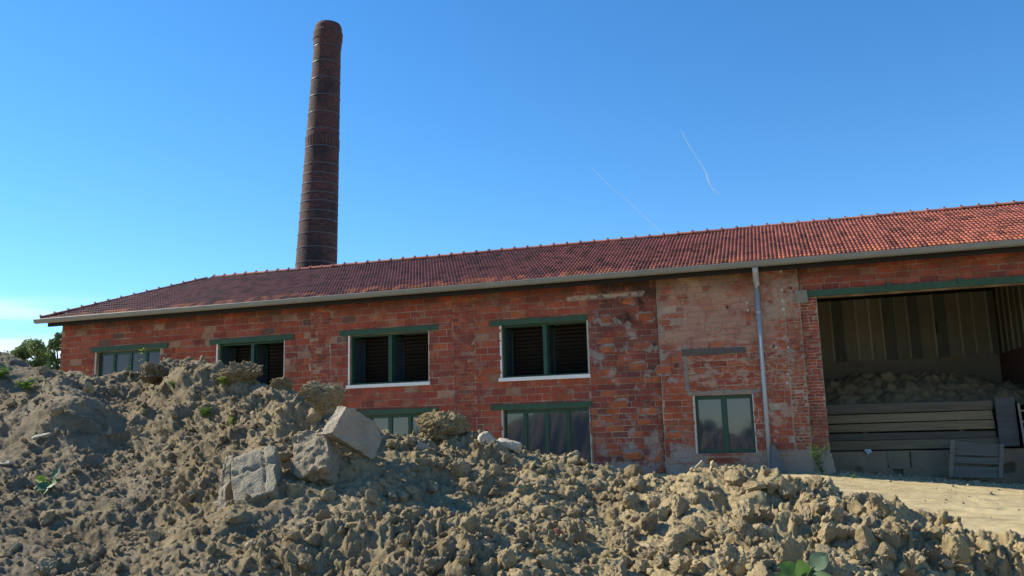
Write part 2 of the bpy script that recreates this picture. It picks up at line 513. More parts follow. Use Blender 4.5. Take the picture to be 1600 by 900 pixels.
# ------------------------------------------------------------------ ground
def ground_h(x, y):
    x = np.asarray(x, float); y = np.asarray(y, float)
    z = -.40*sstep(-3.0, -15.0, y)
    z = z - .085*np.clip(x-1.6, -1.0, 4.5)*sstep(-14, -4, y)
    z = z - .04
    return z
def ground_full(x, y):
    near = sstep(40, 20, np.hypot(x, y+8))
    rut = 0
    for y0_, w_ in ((-4.6, .16), (-6.2, .18), (-8.9, .16), (-10.4, .2)):
        yc_ = y0_+.05*x+.25*vnoise(x*.35, x*0+y0_, None, 19)
        rut = rut-.035*np.exp(-((y-yc_)/w_)**2)+.022*np.exp(-((y-yc_-w_*1.8)/(w_*.8))**2)
    return ground_h(x, y) + near*(rut*(.55+.45*vnoise(x*.9, y*.9, None, 23)) + .022*fbm(x*1.1, y*2.2, 4, 3) + .010*fbm(x*7, y*7, 3, 9) + .03*np.maximum(0, fbm(x*.5, y*1.5, 3, 31)))
gx = np.concatenate([[-6000, -2000, -600, -200, -80, -50], np.arange(-34, -6, .5), np.arange(-6, 12, .06), np.arange(12, 30, .6), [40, 80, 200, 600, 2000, 6000]])
gy = np.concatenate([[-6000, -1500, -400, -120, -60, -40], np.arange(-30, -14, .4), np.arange(-14, 3.2, .06), np.arange(3.2, 14, .5), [20, 40, 90, 250, 800, 2500, 6000]])
GX, GY = np.meshgrid(gx, gy, indexing='ij')
GZ = ground_full(GX, GY)
nx, ny = GX.shape
idx = np.arange(nx*ny).reshape(nx, ny)
GF = np.stack([idx[:-1, :-1], idx[1:, :-1], idx[1:, 1:], idx[:-1, 1:]], -1).reshape(-1, 4)
o = link('ground', np_mesh('ground', np.stack([GX, GY, GZ], -1).reshape(-1, 3), GF), M['ground'])
tag(o, 'pale packed dirt track in front of the brick building', 'ground', kind='structure')

# ------------------------------------------------------------------ the brick building
B = empty('brick_building', (0, 0, 0))
tag(B, 'long red brick factory building with tiled hip roof and green windows', 'building')
XL, XR, YB = -23.8, 12.5, 6.8          # left corner, right end, back wall
WT = .34                                # wall thickness
PROUD = .15                             # the bay by the downpipe stands proud
ZT = 5.52                               # wall top
ZF = 2.35                               # upper floor
UP = [(-22.25, -19.63), (-17.38, -14.92), (-12.58, -9.95), (-7.62, -5.05)]
Z0U, Z1U = 2.86, 4.40
LO = [(-12.58, -9.95), (-7.62, -5.08)]
Z0L, Z1L = .38, 1.93
W7 = (-2.12, -.62, .58, 2.12)
BAY = (1.22, 7.35, -1.0, 4.62)           # the open bay
openings = [(a, b_, Z0U, Z1U) for a, b_ in UP] + [(a, b_, Z0L, Z1L) for a, b_ in LO] + [W7, BAY]
def yfront(x): return -PROUD if -3.0 <= x <= .78 else 0.0

# mortar body of the front wall, cut round the openings
xs = sorted(set([XL, -3.0, .78, XR] + [v for op in openings for v in op[:2]]))
zs = sorted(set([-.8, ZT] + [v for op in openings for v in op[2:] if -.8 < v < ZT]))
def in_open(x, z, pad=0.0):
    return any(a-pad < x < b_+pad and c-pad < z < d+pad for a, b_, c, d in openings)
def grid_wall(xs, zs, yf_fn, yb, skip):
    """closed wall: front, back and reveal faces of the cells that are solid"""
    mb = MB(); solid = {}
    for i in range(len(xs)-1):
        for k in range(len(zs)-1):
            solid[i, k] = not skip((xs[i]+xs[i+1])/2, (zs[k]+zs[k+1])/2)
    for (i, k), s in solid.items():
        if not s: continue
        x0, x1, z0, z1 = xs[i], xs[i+1], zs[k], zs[k+1]; yf = yf_fn((x0+x1)/2)
        P = [(x0, yf, z0), (x1, yf, z0), (x1, yf, z1), (x0, yf, z1), (x0, yb, z0), (x1, yb, z0), (x1, yb, z1), (x0, yb, z1)]
        F = [(0, 1, 2, 3), (5, 4, 7, 6)]
        l = solid.get((i-1, k), False); r = solid.get((i+1, k), False)
        if not l or yf_fn((x0+x1)/2) != yf_fn(x0-.01): F.append((4, 0, 3, 7))
        if not r or yf_fn((x0+x1)/2) != yf_fn(x1+.01): F.append((1, 5, 6, 2))
        if not solid.get((i, k-1), False): F.append((4, 5, 1, 0))
        if not solid.get((i, k+1), False): F.append((3, 2, 6, 7))
        mb.poly(P, F, (.5, .45, .4))
    return mb
wall = grid_wall(xs, zs, yfront, WT, in_open).build('wall', M['mortar'], B)
# the other walls and floors, plain inside
mb = MB()
mb.box(XL, XR, YB, YB+.3, -.8, ZT)
mb.box(XL, XL+.3, WT, YB, -.8, ZT)
mb.box(XR-.3, XR, WT, YB, -.8, ZT)
mb.box(.85, 1.15, WT, YB, -.8, ZT)
mb.build('inner_wall', M['interior'], B)
MB().box(XL+.3, .85, WT, YB, ZF-.2, ZF).build('upper_floor', M['interior'], B)
MB().box(XL+.3, XR-.3, WT, YB, ZT-.1, ZT-.02).build('ceiling', M['dark_wood'], B)

# ---- silhouette of the earth heap in the photograph (to know which pieces show)
SIL = [(-100, 572), (240, 570), (400, 562), (460, 605), (560, 640), (640, 680), (700, 650), (760, 680), (900, 712), (1000, 752), (1060, 758), (1100, 735), (1190, 722), (1260, 745), (1600, 745)]
def sil(px): return float(np.interp(px, [s[0] for s in SIL], [s[1] for s in SIL]))
def shows(x, y, z):
    px, py, d = project((x, y, z))
    return d > 0 and -5 < px < 1605 and 0 < py < sil(px)+4

# ---- bricks
BR = [(.29, .070, .044), (.31, .076, .044), (.275, .068, .045), (.325, .086, .048), (.29, .080, .052), (.25, .068, .048), (.31, .096, .058), (.22, .064, .048)]
ORANGE = [(.39, .125, .050), (.35, .105, .046)]
bricks = []       # (x0,x1,z0,z1,yf,col)
def brick_col(x, z):
    if x < -13 and random.random() < .10: return (.34, .20, .13)
    t = random.random()
    if -5.0 < x < -3.0:
        c = random.choice([(.21, .062, .046), (.25, .066, .044), (.17, .058, .048), (.30, .082, .045), (.22, .078, .055), (.36, .11, .048)])
    elif -3.0 <= x < .8:
        c = random.choice([(.31, .085, .045), (.34, .092, .045), (.28, .085, .05), (.32, .11, .06), (.25, .07, .046)])
    elif t < .03: c = random.choice(ORANGE)
    elif t < .055: c = (.13, .08, .065)
    elif t < .09: c = (.31, .17, .115)
    else: c = random.choice(BR)
    # a brighter band between the two rows of windows
    if -9 < x < -4.3 and 1.9 < z < 3.0 and random.random() < .5: c = random.choice(BR[:2]+[(.34, .092, .045)])
    k = random.uniform(.88, 1.12)
    return tuple(v*k for v in c)
def lay(x0, x1, z0, z1, ch, ln, gap=.021, yf=None, pr=.012, colfn=brick_col, irregular=0.0, miss=0.0):
    z = z0; row = 0
    while z < z1-.02:
        h = min(ch, z1-z)
        x = x0 - (ln*.5 if row % 2 else 0) - random.uniform(0, .1)
        while x < x1:
            l = ln*random.uniform(1-irregular-.03, 1+irregular+.03)
            if irregular and random.random() < .22: l *= .55
            a, b_ = max(x, x0)+gap/2, min(x+l, x1)-gap/2
            x += l
            if b_-a < .05: continue
            # cut round openings
            segs = [(a, b_)]
            for (oa, ob, oc, od) in openings:
                if oc-.02 < z+h/2 < od+.02 or (oc < z+h-.03 and od > z+.03):
                    ns = []
                    for (s, e) in segs:
                        if e <= oa-.0 or s >= ob+.0: ns.append((s, e)); continue
                        if s < oa-.05: ns.append((s, oa-.012))
                        if e > ob+.05: ns.append((ob+.012, e))
                    segs = ns
            for s, e in segs:
                if e-s < .05 or random.random() < miss: continue
                yy = (yfront((s+e)/2) if yf is None else yf) - pr + random.uniform(-.007, .004)
                bricks.append((s, e, z+gap/2, z+h-gap/2, yy, colfn((s+e)/2, z)))
        z += ch; row += 1
STR = [(-13.95, -13.25), (-9.15, -8.45)]       # strips of smaller solid bricks
CH = .2045
edges = [XL] + [v for s in STR for v in s] + [-5.0]
for i in range(0, len(edges)-1, 2): lay(edges[i], edges[i+1], -.1, ZT-.03, CH, .46)
for a, b_ in STR: lay(a, b_, -.1, ZT-.03, CH/2, .235, gap=.014, irregular=.1)
lay(-5.0, -3.02, -.1, ZT-.03, .165, .40, irregular=.25, miss=.02)
lay(-2.98, .36, .30, ZT-.03, .172, .41, irregular=.22, miss=.015)
lay(.38, .77, .62, ZT-.03, .086, .22, irregular=.15, miss=.03)
lay(.79, 1.215, .5, 4.60, .082, .22, irregular=.08)
lay(.79, 7.35, 4.80, ZT-.03, .168, .42, irregular=.12)
lay(7.37, XR, -.5, ZT-.03, CH, .42)
bricks_vis = []; bricks_rest = []
for bk in bricks:
    xm, zm = (bk[0]+bk[1])/2, (bk[2]+bk[3])/2
    px, py, d = project((xm, bk[4], zm))
    size = (bk[1]-bk[0])*(bk[3]-bk[2])/d**2
    (bricks_vis if shows(xm, bk[4], zm) and bk[3]-bk[2] > .14 and bk[1]-bk[0] > .2 else bricks_rest).append((size, bk))
bricks_vis.sort(key=lambda t: -t[0])
for s, bk in bricks_vis[:300]:
    MB().brick(bk[0], bk[1], bk[2], bk[3], bk[4], bk[4]+.05, col=bk[5]).build('brick', M['brick'], wall)
mb = MB()
for s, bk in bricks_vis[300:]+bricks_rest:
    mb.brick(bk[0], bk[1], bk[2], bk[3], bk[4], bk[4]+.05, col=bk[5])
tag(mb.build('brickwork', M['brick'], wall), kind='stuff')

# repaired spots: fresh orange bricks bedded in grey mortar
REP = [(951, 499), (1009, 495), (950, 546), (1003, 541), (948, 582), (998, 573), (1038, 578), (980, 470), (967, 632), (1012, 642), (1055, 680), (990, 712), (952, 655)]
for i, (px, py) in enumerate(REP):
    p = at_y(px, py, 0)
    yo = yfront(p[0])
    w, h = random.uniform(.19, .25), random.uniform(.085, .11)
    n = 12; pts = []
    for k in range(n):
        a = 2*math.pi*k/n
        rx = (w+.022)*max(min(1.3*math.cos(a), 1), -1)*random.uniform(.8, 1.28)
        rz = (h+.022)*max(min(1.3*math.sin(a), 1), -1)*random.uniform(.7, 1.45)
        pts.append((p[0]+rx+(i%5-2)*.014, yo-.020, p[2]+rz+(i%3-1)*.018))
    pts2 = [(q[0], yo-.001, q[2]) for q in pts]
    q = MB(); q.poly(pts+pts2, [tuple(range(n))]+[(k, (k+1) % n, n+(k+1) % n, n+k) for k in range(n)], (.5, .5, .5))
    q.build('mortar_patch', simple_mat('grey_patch_mortar', (.215, .185, .16), .95, var=.5, nscale=5, bump=.4) if i == 0 else bpy.data.materials['grey_patch_mortar'], wall)
    MB().brick(p[0]-w, p[0]+w, p[2]-h, p[2]+h, yo-.030, yo+.03, jit=.012, col=random.choice(ORANGE)).build('repair_brick', M['brick'], wall)
# small lime splashes and dark sockets on the bay by the pier
for (px, py, s, dark) in [(1222, 453, .05, 0), (1223, 470, .05, 0), (1224, 483, .055, 0), (1167, 473, .05, 0), (1169, 485, .04, 0), (1220, 424, .06, 0), (1165, 424, .05, 0), (1137, 480, .06, 1), (1236, 451, .045, 1), (1209, 541, .05, 1),
                          (1212, 543, .045, 0), (1232, 543, .04, 0), (1231, 584, .04, 0), (1230, 598, .05, 0), (1021, 537, .07, 1), (1057, 571, .09, 1), (1267, 527, .05, 1)]:
    p = at_y(px, py, -PROUD)
    yo = yfront(p[0]); n = 9
    s *= .75; pts = [(p[0]+s*random.uniform(.5, 1.3)*math.cos(6.283*k/n), yo-.026+.004*random.random(), p[2]+s*random.uniform(.8, 1.4)*math.sin(6.283*k/n)) for k in range(n)]
    q = MB(); q.poly(pts+[(a, yo, c) for a, b_, c in pts], [tuple(range(n))]+[(k, (k+1) % n, n+(k+1) % n, n+k) for k in range(n)])
    q.build('dark_socket' if dark else 'lime_blob', M['rubber'] if dark else M['reveal'], wall)
# old timber lintel and the cement line round the walled-up opening below it
p0, p1 = at_y(1066, 552, -PROUD), at_y(1180, 549, -PROUD)
MB().box(p0[0], p1[0]-.25, -PROUD-.045, -PROUD+.1, p0[2]-.075, p0[2]+.085, jit=.012).build('old_lintel', simple_mat('grey_timber', (.095, .08, .075), .9, var=.4, nscale=5, stretch=(1, 5, 6), bump=.5), wall)
q = MB()
for k in range(11):
    z = 2.25+k*.1
    q.box(-2.36+random.uniform(-.02, .02), -2.26+random.uniform(-.02, .03), -PROUD-.022, -PROUD+.01, z, z+.1)
for k in range(16):
    x = -2.3+k*.12
    q.box(x, x+.12, -PROUD-.021, -PROUD+.01, 2.15+random.uniform(-.02, .02), 2.24+random.uniform(-.02, .03))
q.build('cement_seam', bpy.data.materials['grey_patch_mortar'], wall)
# pier foot: worn rendered stump
q = MB()
for k in range(6):
    z = -.25+k*.13
    q.box(.74, 1.24+.10*(1-k/6), -.10+.012*k, .2, z, z+.128, (.8, .8, .8), jit=.014)
q.build('pier_foot', M['mortar'], wall)

# ---- green lintels, windows
def lintel(px0, px1, z0, z1, par, yo=0.0):
    MB().box(px0, px1, yo-.055, yo+.22, z0, z1, jit=.007).build('lintel', M['lintel_green'], par)
def make_window(a, b_, z0, z1, lights, open_, sill, lin, yo=0.0, label=None, reveal=True, reveal_left_only=False, glass='glass'):
    yf = yo+.12                     # plane of the frame
    fw = .052
    mb = MB()
    mb.box(a, a+fw, yf, yf+.08, z0, z1); mb.box(b_-fw, b_, yf, yf+.08, z0, z1)
    mb.box(a+fw, b_-fw, yf+.001, yf+.081, z1-fw, z1); mb.box(a+fw, b_-fw, yf+.001, yf+.081, z0, z0+fw)
    w = mb.build('window', M['green'], B)
    if label: w['label'] = label
    n = lights
    for i in range(1, n):
        x = a+(b_-a)*i/n
        hw = .058 if (i == n/2) else .034
        MB().box(x-hw, x+hw, yf-.012, yf+.07, z0+fw, z1-fw).build('mullion', M['green'], w)
    if not open_:
        for i in range(n):
            x0 = a+(b_-a)*i/n; x1 = a+(b_-a)*(i+1)/n
            l = .06 if i else fw; r = .06 if i < n-1 else fw
            sf = .035
            s = MB()
            s.box(x0+l*.7, x0+l*.7+sf, yf+.01, yf+.05, z0+fw, z1-fw); s.box(x1-r*.7-sf, x1-r*.7, yf+.01, yf+.05, z0+fw, z1-fw)
            s.box(x0+l*.7+sf, x1-r*.7-sf, yf+.011, yf+.049, z1-fw-sf*1.6, z1-fw); s.box(x0+l*.7+sf, x1-r*.7-sf, yf+.011, yf+.049, z0+fw, z0+fw+sf*1.6)
            s.build('casement', M['green'], w)
            g_ = MB(); g_.box(x0+l*.7+.01, x1-r*.7-.01, yf+.028, yf+.034, z0+fw+.01, z1-fw-.01)
            g_.build('pane', M[glass], w)
    else:
        for i in range(n):           # casements swung inwards about their left edge
            x0 = a+(b_-a)*i/n + (.07 if i else fw); wd = .56
            Mx = Matrix.Translation((x0+.02, yf+.08, 0)) @ Matrix.Rotation(rad(78+8*random.random()), 4, 'Z')
            s = MB(); sf = .06
            s.box(0, sf, 0, .04, z0+fw, z1-fw, M=Mx); s.box(wd-sf, wd, 0, .04, z0+fw, z1-fw, M=Mx)
            s.box(sf, wd-sf, .001, .039, z0+fw, z0+fw+sf, M=Mx); s.box(sf, wd-sf, .001, .039, z1-fw-sf, z1-fw, M=Mx)
            s.build('casement', M['green'], w)
            s = MB(); s.box(sf, wd-sf, .017, .023, z0+fw+sf, z1-fw-sf, M=Mx); s.build('pane', M['glass'], w)
    if reveal:
        MB().box(a-.055, a-.002, yo-.018, yo+.2, z0, z1).build('reveal', M['white' if open_ else 'reveal'], w)
        if not reveal_left_only:
            MB().box(b_+.002, b_+.035, yo-.014, yo+.2, z0, z1).build('reveal', M['reveal'], w)
    if sill:
        MB().box(a-.10, b_+.06, yo-.075, yo+.2, z0-.105, z0-.002, jit=.004).build('sill', M['white'], w)
    if lin:
        lintel(a-lin[0], b_+lin[1], z1+.002, z1+.155, w, yo)
    return w
make_window(UP[0][0], UP[0][1], Z0U, Z1U, 4, False, True, (.24, .30), glass='dim_glass')
make_window(UP[1][0], UP[1][1], Z0U, Z1U, 2, True, True, (.30, .36))
make_window(UP[2][0], UP[2][1], Z0U, Z1U, 2, True, True, (.34, .34))
make_window(UP[3][0], UP[3][1], Z0U, Z1U, 2, True, True, (.34, .02))
make_window(LO[0][0], LO[0][1], Z0L, Z1L, 4, False, True, (.34, .30))
make_window(LO[1][0], LO[1][1], Z0L, Z1L, 4, False, True, (.36, .08))
make_window(W7[0], W7[1], W7[2], W7[3], 2, False, False, None, yo=-PROUD)
w7 = MB().box(W7[0]-.02, W7[1]+.02, -PROUD-.03, -PROUD+.15, W7[2]-.06, W7[2]-.003, (.30, .10, .065), jit=.004).build('brick_sill', M['brick'], wall)
# floor slab edge below each upper sill is bricked; beam over the open bay
p = at_y(1256, 456, 0)
beam = MB().box(.97, 7.75, -.10, .24, 4.625, 4.785, jit=.003).build('steel_beam', M['lintel_green'], B)
for px in (1389, 1501):
    q = at_y(px, 447, -.1)
    MB().box(q[0]-.05, q[0]+.05, -.135, -.1005, 4.70, 4.86).build('bracket', M['lintel_green'], beam)
MB().box(.66, .97, -PROUD-.03, .1, 4.45, 4.80, (.24, .215, .185), jit=.02).build('padstone', M['concrete'], beam)

# ---- roof
EZ, EY = 5.60, -.62                     # eaves edge of the tiles
RY, RZ = 3.4, 7.43                      # ridge
EXL = -24.18
SLOPE = math.atan2(RZ-EZ, RY-EY)
SL = math.hypot(RZ-EZ, RY-EY)
HIPX = EXL+(RY-EY)                      # where the hip meets the ridge
roof = MB()
XRR = XR+.3
tE = -.075                              # boards lie below the tiles
bk_y = 2*RY-EY
roof.poly([(EXL, EY, EZ+tE), (XRR, EY, EZ+tE), (XRR, RY, RZ+tE), (HIPX, RY, RZ+tE)], [(0, 1, 2, 3)])
roof.poly([(EXL, bk_y, EZ+tE), (XRR, bk_y, EZ+tE), (XRR, RY, RZ+tE), (HIPX, RY, RZ+tE)], [(3, 2, 1, 0)])
roof.poly([(EXL, EY, EZ+tE), (EXL, bk_y, EZ+tE), (HIPX, RY, RZ+tE)], [(2, 1, 0)])
roof.poly([(XRR, EY, EZ+tE), (XRR, bk_y, EZ+tE), (XRR, RY, RZ+tE)], [(0, 1, 2)])
roof.poly([(EXL, EY, EZ+tE-.03), (XRR, EY, EZ+tE-.03), (XRR, bk_y, EZ+tE-.03), (EXL, bk_y, EZ+tE-.03)], [(3, 2, 1, 0)])
roof = roof.build('roof', M['dark_wood'], B)
TW, TL = .215, .275
prof = [(0, .004), (.018, .026), (.045, .034), (.075, .026), (.1, .006), (.122, .004), (.14, .026), (.167, .034), (.197, .026), (.222, .006), (.243, .002)]
prof = [(u*.215/.245, h*.92) for u, h in prof]
npf = len(prof)
def tile_local():
    V = []
    for (u, h) in prof: V.append((u, -.012, h+.012))            # bottom of the lip
    V2 = [(u, -.012, h+.036) for u, h in prof]
    V3 = [(u, TL+.02, h+.004) for u, h in prof]
    V = [(u, -.012, -.008) for u, h in prof] + V2 + V3
    F = []
    for i in range(npf-1):
        F.append((i, i+1, npf+i+1, npf+i)); F.append((npf+i, npf+i+1, 2*npf+i+1, 2*npf+i))
    return np.array(V), np.array(F)
TV, TF = tile_local()
cS, sS = math.cos(SLOPE), math.sin(SLOPE)
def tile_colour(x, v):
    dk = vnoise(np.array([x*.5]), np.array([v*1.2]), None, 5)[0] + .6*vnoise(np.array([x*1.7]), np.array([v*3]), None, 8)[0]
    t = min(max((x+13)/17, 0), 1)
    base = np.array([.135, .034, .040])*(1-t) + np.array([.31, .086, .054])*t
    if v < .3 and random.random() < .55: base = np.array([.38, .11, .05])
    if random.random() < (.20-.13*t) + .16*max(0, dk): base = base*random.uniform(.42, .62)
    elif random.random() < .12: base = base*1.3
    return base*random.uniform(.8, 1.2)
tiles = []
nrow = int(SL/TL)+1
for r in range(nrow):
    v0 = r*TL
    hipx = EXL + v0*cS
    ncol = int((XRR-EXL)/TW)
    for cidx in range(ncol):
        u0 = XRR-(cidx+1)*TW
        if u0 < hipx-.02: break
        tiles.append((u0, v0))
tinfo = []
for (u0, v0) in tiles:
    x, y, z = u0+TW/2, EY+v0*cS, EZ+v0*sS
    px, py, d = project((x, y, z))
    vis = -5 < px < 1605
    tinfo.append((d if vis else 1e6, u0, v0))
tinfo.sort()
def tile_verts(u0, v0):
    ju, jv, jn, jt = random.uniform(-.004, .004), random.uniform(-.012, .012), random.uniform(-.004, .006), random.uniform(-.02, .02)
    jn += .03*float(fbm(np.array([u0*.22]), np.array([v0*.35]), 2, 77)[0])
    u = TV[:, 0]+u0+ju + jt*TV[:, 1]; v = TV[:, 1]+v0+jv; n = TV[:, 2]+jn
    return np.stack([u, EY+v*cS-n*sS, EZ+v*sS+n*cS], -1)
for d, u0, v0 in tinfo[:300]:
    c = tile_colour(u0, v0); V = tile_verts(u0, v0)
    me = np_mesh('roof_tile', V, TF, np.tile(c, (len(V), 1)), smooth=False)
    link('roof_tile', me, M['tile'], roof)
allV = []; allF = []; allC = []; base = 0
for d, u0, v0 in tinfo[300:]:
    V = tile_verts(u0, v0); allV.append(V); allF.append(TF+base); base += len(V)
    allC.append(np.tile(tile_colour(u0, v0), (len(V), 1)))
# tiles of the hip end, facing left
for r in range(nrow):
    v0 = r*TL; y0, y1 = EY+v0*cS, bk_y-v0*cS
    k = y0
    while k+TW < y1:
        u = TV[:, 0]+k; v = TV[:, 1]+v0; n = TV[:, 2]
        V = np.stack([EXL+v*cS-n*sS, bk_y+EY-u, EZ+v*sS+n*cS], -1)
        allV.append(V); allF.append(TF+base); base += len(V)
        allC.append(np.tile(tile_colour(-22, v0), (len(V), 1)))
        k += TW
tag(link('tile_field', np_mesh('tile_field', np.concatenate(allV), np.concatenate(allF), np.concatenate(allC), smooth=False), M['tile'], roof), kind='stuff')
# ridge and hip caps: half round tiles with a raised collar
def cap_mesh(col):
    mb = MB(); n = 8
    secs = [(0, .116), (.06, .116), (.0601, .098), (.47, .088)]
    P = []
    for s, r in secs:
        for k in range(n+1):
            a = math.pi*k/n
            P.append((s, r*1.1*math.cos(a), r*math.sin(a)*.9))
    F = []
    for i in range(len(secs)-1):
        for k in range(n):
            F.append((i*(n+1)+k, (i+1)*(n+1)+k, (i+1)*(n+1)+k+1, i*(n+1)+k+1))
    F.append(tuple(range(n+1)))
    mb.poly(P, F, col)
    # knob on the collar
    mb.box(.01, .07, -.026, .026, .09, .128, col)
    return mb.mesh('ridge_tile')
caps = [cap_mesh(c) for c in [(.36, .12, .07), (.32, .10, .06), (.25, .085, .06), (.40, .15, .085)]]
x = HIPX
while x < XRR-.4:
    t = (x+14)/14
    o = link('ridge_tile', random.choice(caps if x > -4 else caps[:3]), M['tile'], roof, (x, RY, RZ+.0+random.uniform(-.006, .006)))
    x += .46
hd = Vector((HIPX-EXL, RY-EY, RZ-EZ)); hl = hd.length; hd.normalize()
for side in (0, 1):
    dv = Vector((hd.x, hd.y*(1 if side == 0 else -1), hd.z))
    st = Vector((EXL, EY if side == 0 else bk_y, EZ+.02))
    q = dv.to_track_quat('X', 'Z')
    s = 0
    while s < hl-.3:
        o = link('hip_tile', caps[2], M['tile'], roof, st+dv*s)
        o.rotation_mode = 'QUATERNION'; o.rotation_quaternion = q
        s += .44

# fascia, gutter, downpipe
MB().box(EXL+.25, XRR-.1, EY+.10, EY+.14, EZ-.27, EZ-.085).build('fascia_board', M['dark_wood'], B)
def half_gutter(x0, x1, R=.112, zc=EZ-.035, yc=EY-.075):
    mb = MB(); n = 10
    ring = []
    for k in range(n+1):
        a = math.pi+math.pi*k/n
        ring.append((yc+R*math.cos(a), zc+R*math.sin(a)*1.2))
    ring_in = [(yc+(y-yc)*.93, zc+(z-zc)*.93) for y, z in ring]
    for rg, fl in ((ring, 0), (ring_in, 1)):
        P = [(x0, y, z) for y, z in rg]+[(x1, y, z) for y, z in rg]
        F = [(k, k+1, n+2+k, n+1+k) if fl == 0 else (k+1, k, n+1+k, n+2+k) for k in range(n)]
        mb.poly(P, F)
    for xe in (x0, x1):
        P = [(xe, y, z) for y, z in ring]
        mb.poly(P, [tuple(range(n+1))])
    mb.tube([(x0, yc-R, zc+.004), (x1, yc-R, zc+.004)], .013, 6)
    return mb
gut = half_gutter(EXL-.1, XRR).build('gutter', M['zinc'], B)
x = -23.0
while x < XRR:
    mb = MB(); n = 10; R = .116
    for xx in (0,):
        P = []
        for dx in (-.02, .02):
            for k in range(n+1):
                a = math.pi+math.pi*k/n
                P.append((x+dx, EY-.075+R*math.cos(a), EZ-.035+R*math.sin(a)*1.2))
        mb.poly(P, [(k, k+1, n+2+k, n+1+k) for k in range(n)])
    mb.build('gutter_joint', M['zinc'], gut)
    x += random.choice([1.55, 1.6, 2.0])
pxp = -.29; yp = -PROUD-.12
dp = MB()
dp.tube([(pxp, EY-.075+.02, EZ-.16), (pxp, EY+.06, EZ-.30), (pxp, yp-.12, EZ-.42), (pxp, yp, EZ-.58), (pxp, yp, EZ-.75)], .078, 12)
dp.tube([(pxp, yp, EZ-.70), (pxp, yp, -.1)], .058, 12)
dp = dp.build('downpipe', M['pipe'], B, smooth=True)
for z in (4.25, 2.75, 1.35):
    mb = MB(); mb.tube([(pxp, yp, z), (pxp, yp, z+.05)], .069, 12); mb.box(pxp-.015, pxp+.015, yp+.06, -PROUD+.02, z+.01, z+.04)
    mb.build('pipe_clip', M['pipe'], dp)

# drying racks behind the open upper windows
for wi, (a, b_) in enumerate(UP[1:]):
    rk = empty('drying_rack', ((a+b_)/2, 1.0, ZF))
    tag(rk, ['dark wooden slatted rack inside the open window half hidden by the heap', 'dark wooden slatted rack inside the open window above the leaning slab', 'dark wooden slatted rack inside the open window nearest the downpipe'][wi], 'rack', 'slatted racks behind the upper windows')
    for xx in (a-.3, (a+b_)/2-.55, (a+b_)/2+.45, b_+.2):
        MB().box(xx-.04, xx+.04, 1.02, 1.10, ZF, ZF+2.3).build('post', M['rack'], rk)
    for k in range(17):
        z = ZF+.35+k*.115
        for (xa_, xb_) in ((a-.4, (a+b_)/2-.25), ((a+b_)/2+.1, b_+.45)):
            Ms = Matrix.Translation(((xa_+xb_)/2, .94, z)) @ Matrix.Rotation(rad(-32+random.uniform(-4, 4)), 4, 'X') @ Matrix.Rotation(rad(random.uniform(-.5, .5)), 4, 'Y')
            MB().box(-(xb_-xa_)/2, (xb_-xa_)/2, -.07, .07, -.008, .008, M=Ms).build('slat', M['rack'], rk)

# ------------------------------------------------------------------ the open bay
SB = YB-.02
# cladding sheets on the back wall
zlo = at_y(1400, 562, SB)[2]
x = 1.16; k = 0
bc = MB(); bc.box(1.16, XR-.3, SB-.035, SB-.005, zlo-.1, ZT-.1, (.04, .045, .04)); backing = bc.build('cladding', M['sheet'], B)
hole = at_y(1463, 512, SB-.1)
XS = at_y(1560, 556, SB)[0]
while x < XS:
    w = random.uniform(.36, .43)
    tone = random.uniform(.75, 1.15); c = (.22*tone, .205*tone, .15*tone)
    if random.random() < .3: c = (.13*tone, .14*tone, .12*tone)
    x1 = min(x+w, XS)
    mb = MB(); y0, y1 = SB-.075-random.uniform(0, .02), SB-.04
    if x < hole[0]-.05 and x1 > hole[0]+.05:
        mb.box(x+.006, hole[0]-.045, y0, y1, zlo, ZT-.1, c); mb.box(hole[0]+.045, x1-.006, y0, y1, zlo, ZT-.1, c)
        mb.box(hole[0]-.045, hole[0]+.045, y0, y1, zlo, hole[2]-.2, c); mb.box(hole[0]-.045, hole[0]+.045, y0, y1, hole[2]+.2, ZT-.1, c)
    else:
        mb.box(x+.006, x1-.006, y0, y1, zlo, ZT-.1, c)
    mb.build('cladding_sheet', M['sheet'], backing)
    MB().box(x1-.03, x1+.03, y0-.03, y0-.002, zlo+.02, ZT-.1, tuple(v*1.7 for v in c)).build('batten', M['sheet'], backing)
    x = x1; k += 1
MB().box(1.16, XS, SB-.12, SB-.002, -.5, zlo-.002, (.235, .195, .14)).build('plinth', M['block'], backing)
# right side wall of the bay: brick below, sheets above
side = MB().box(XS, XS+.28, .4, SB-.002, -.8, zlo, (.12, .06, .045)).build('side_wall', M['block'], B)
yv = SB-.1
while yv > .5:
    c = random.uniform(.7, 1.1)
    MB().box(XS+.02, XS+.06, yv-.62, yv-.012, zlo+.002, ZT-.1, (.16*c, .15*c, .11*c)).build('cladding_sheet', M['sheet'], side)
    MB().box(XS-.03, XS+.018, yv-.03, yv+.03, zlo+.002, ZT-.1, (.2*c, .18*c, .12*c)).build('batten', M['sheet'], side)
    yv -= .64
# left inner side of the bay
yv = WT+.05
while yv < SB-.7:
    c = random.uniform(.7, 1.1)
    MB().box(1.152, 1.18, yv, yv+.58, .2, ZT-.1, (.12*c, .12*c, .095*c)).build('cladding_sheet', M['sheet'], backing)
    yv += .6

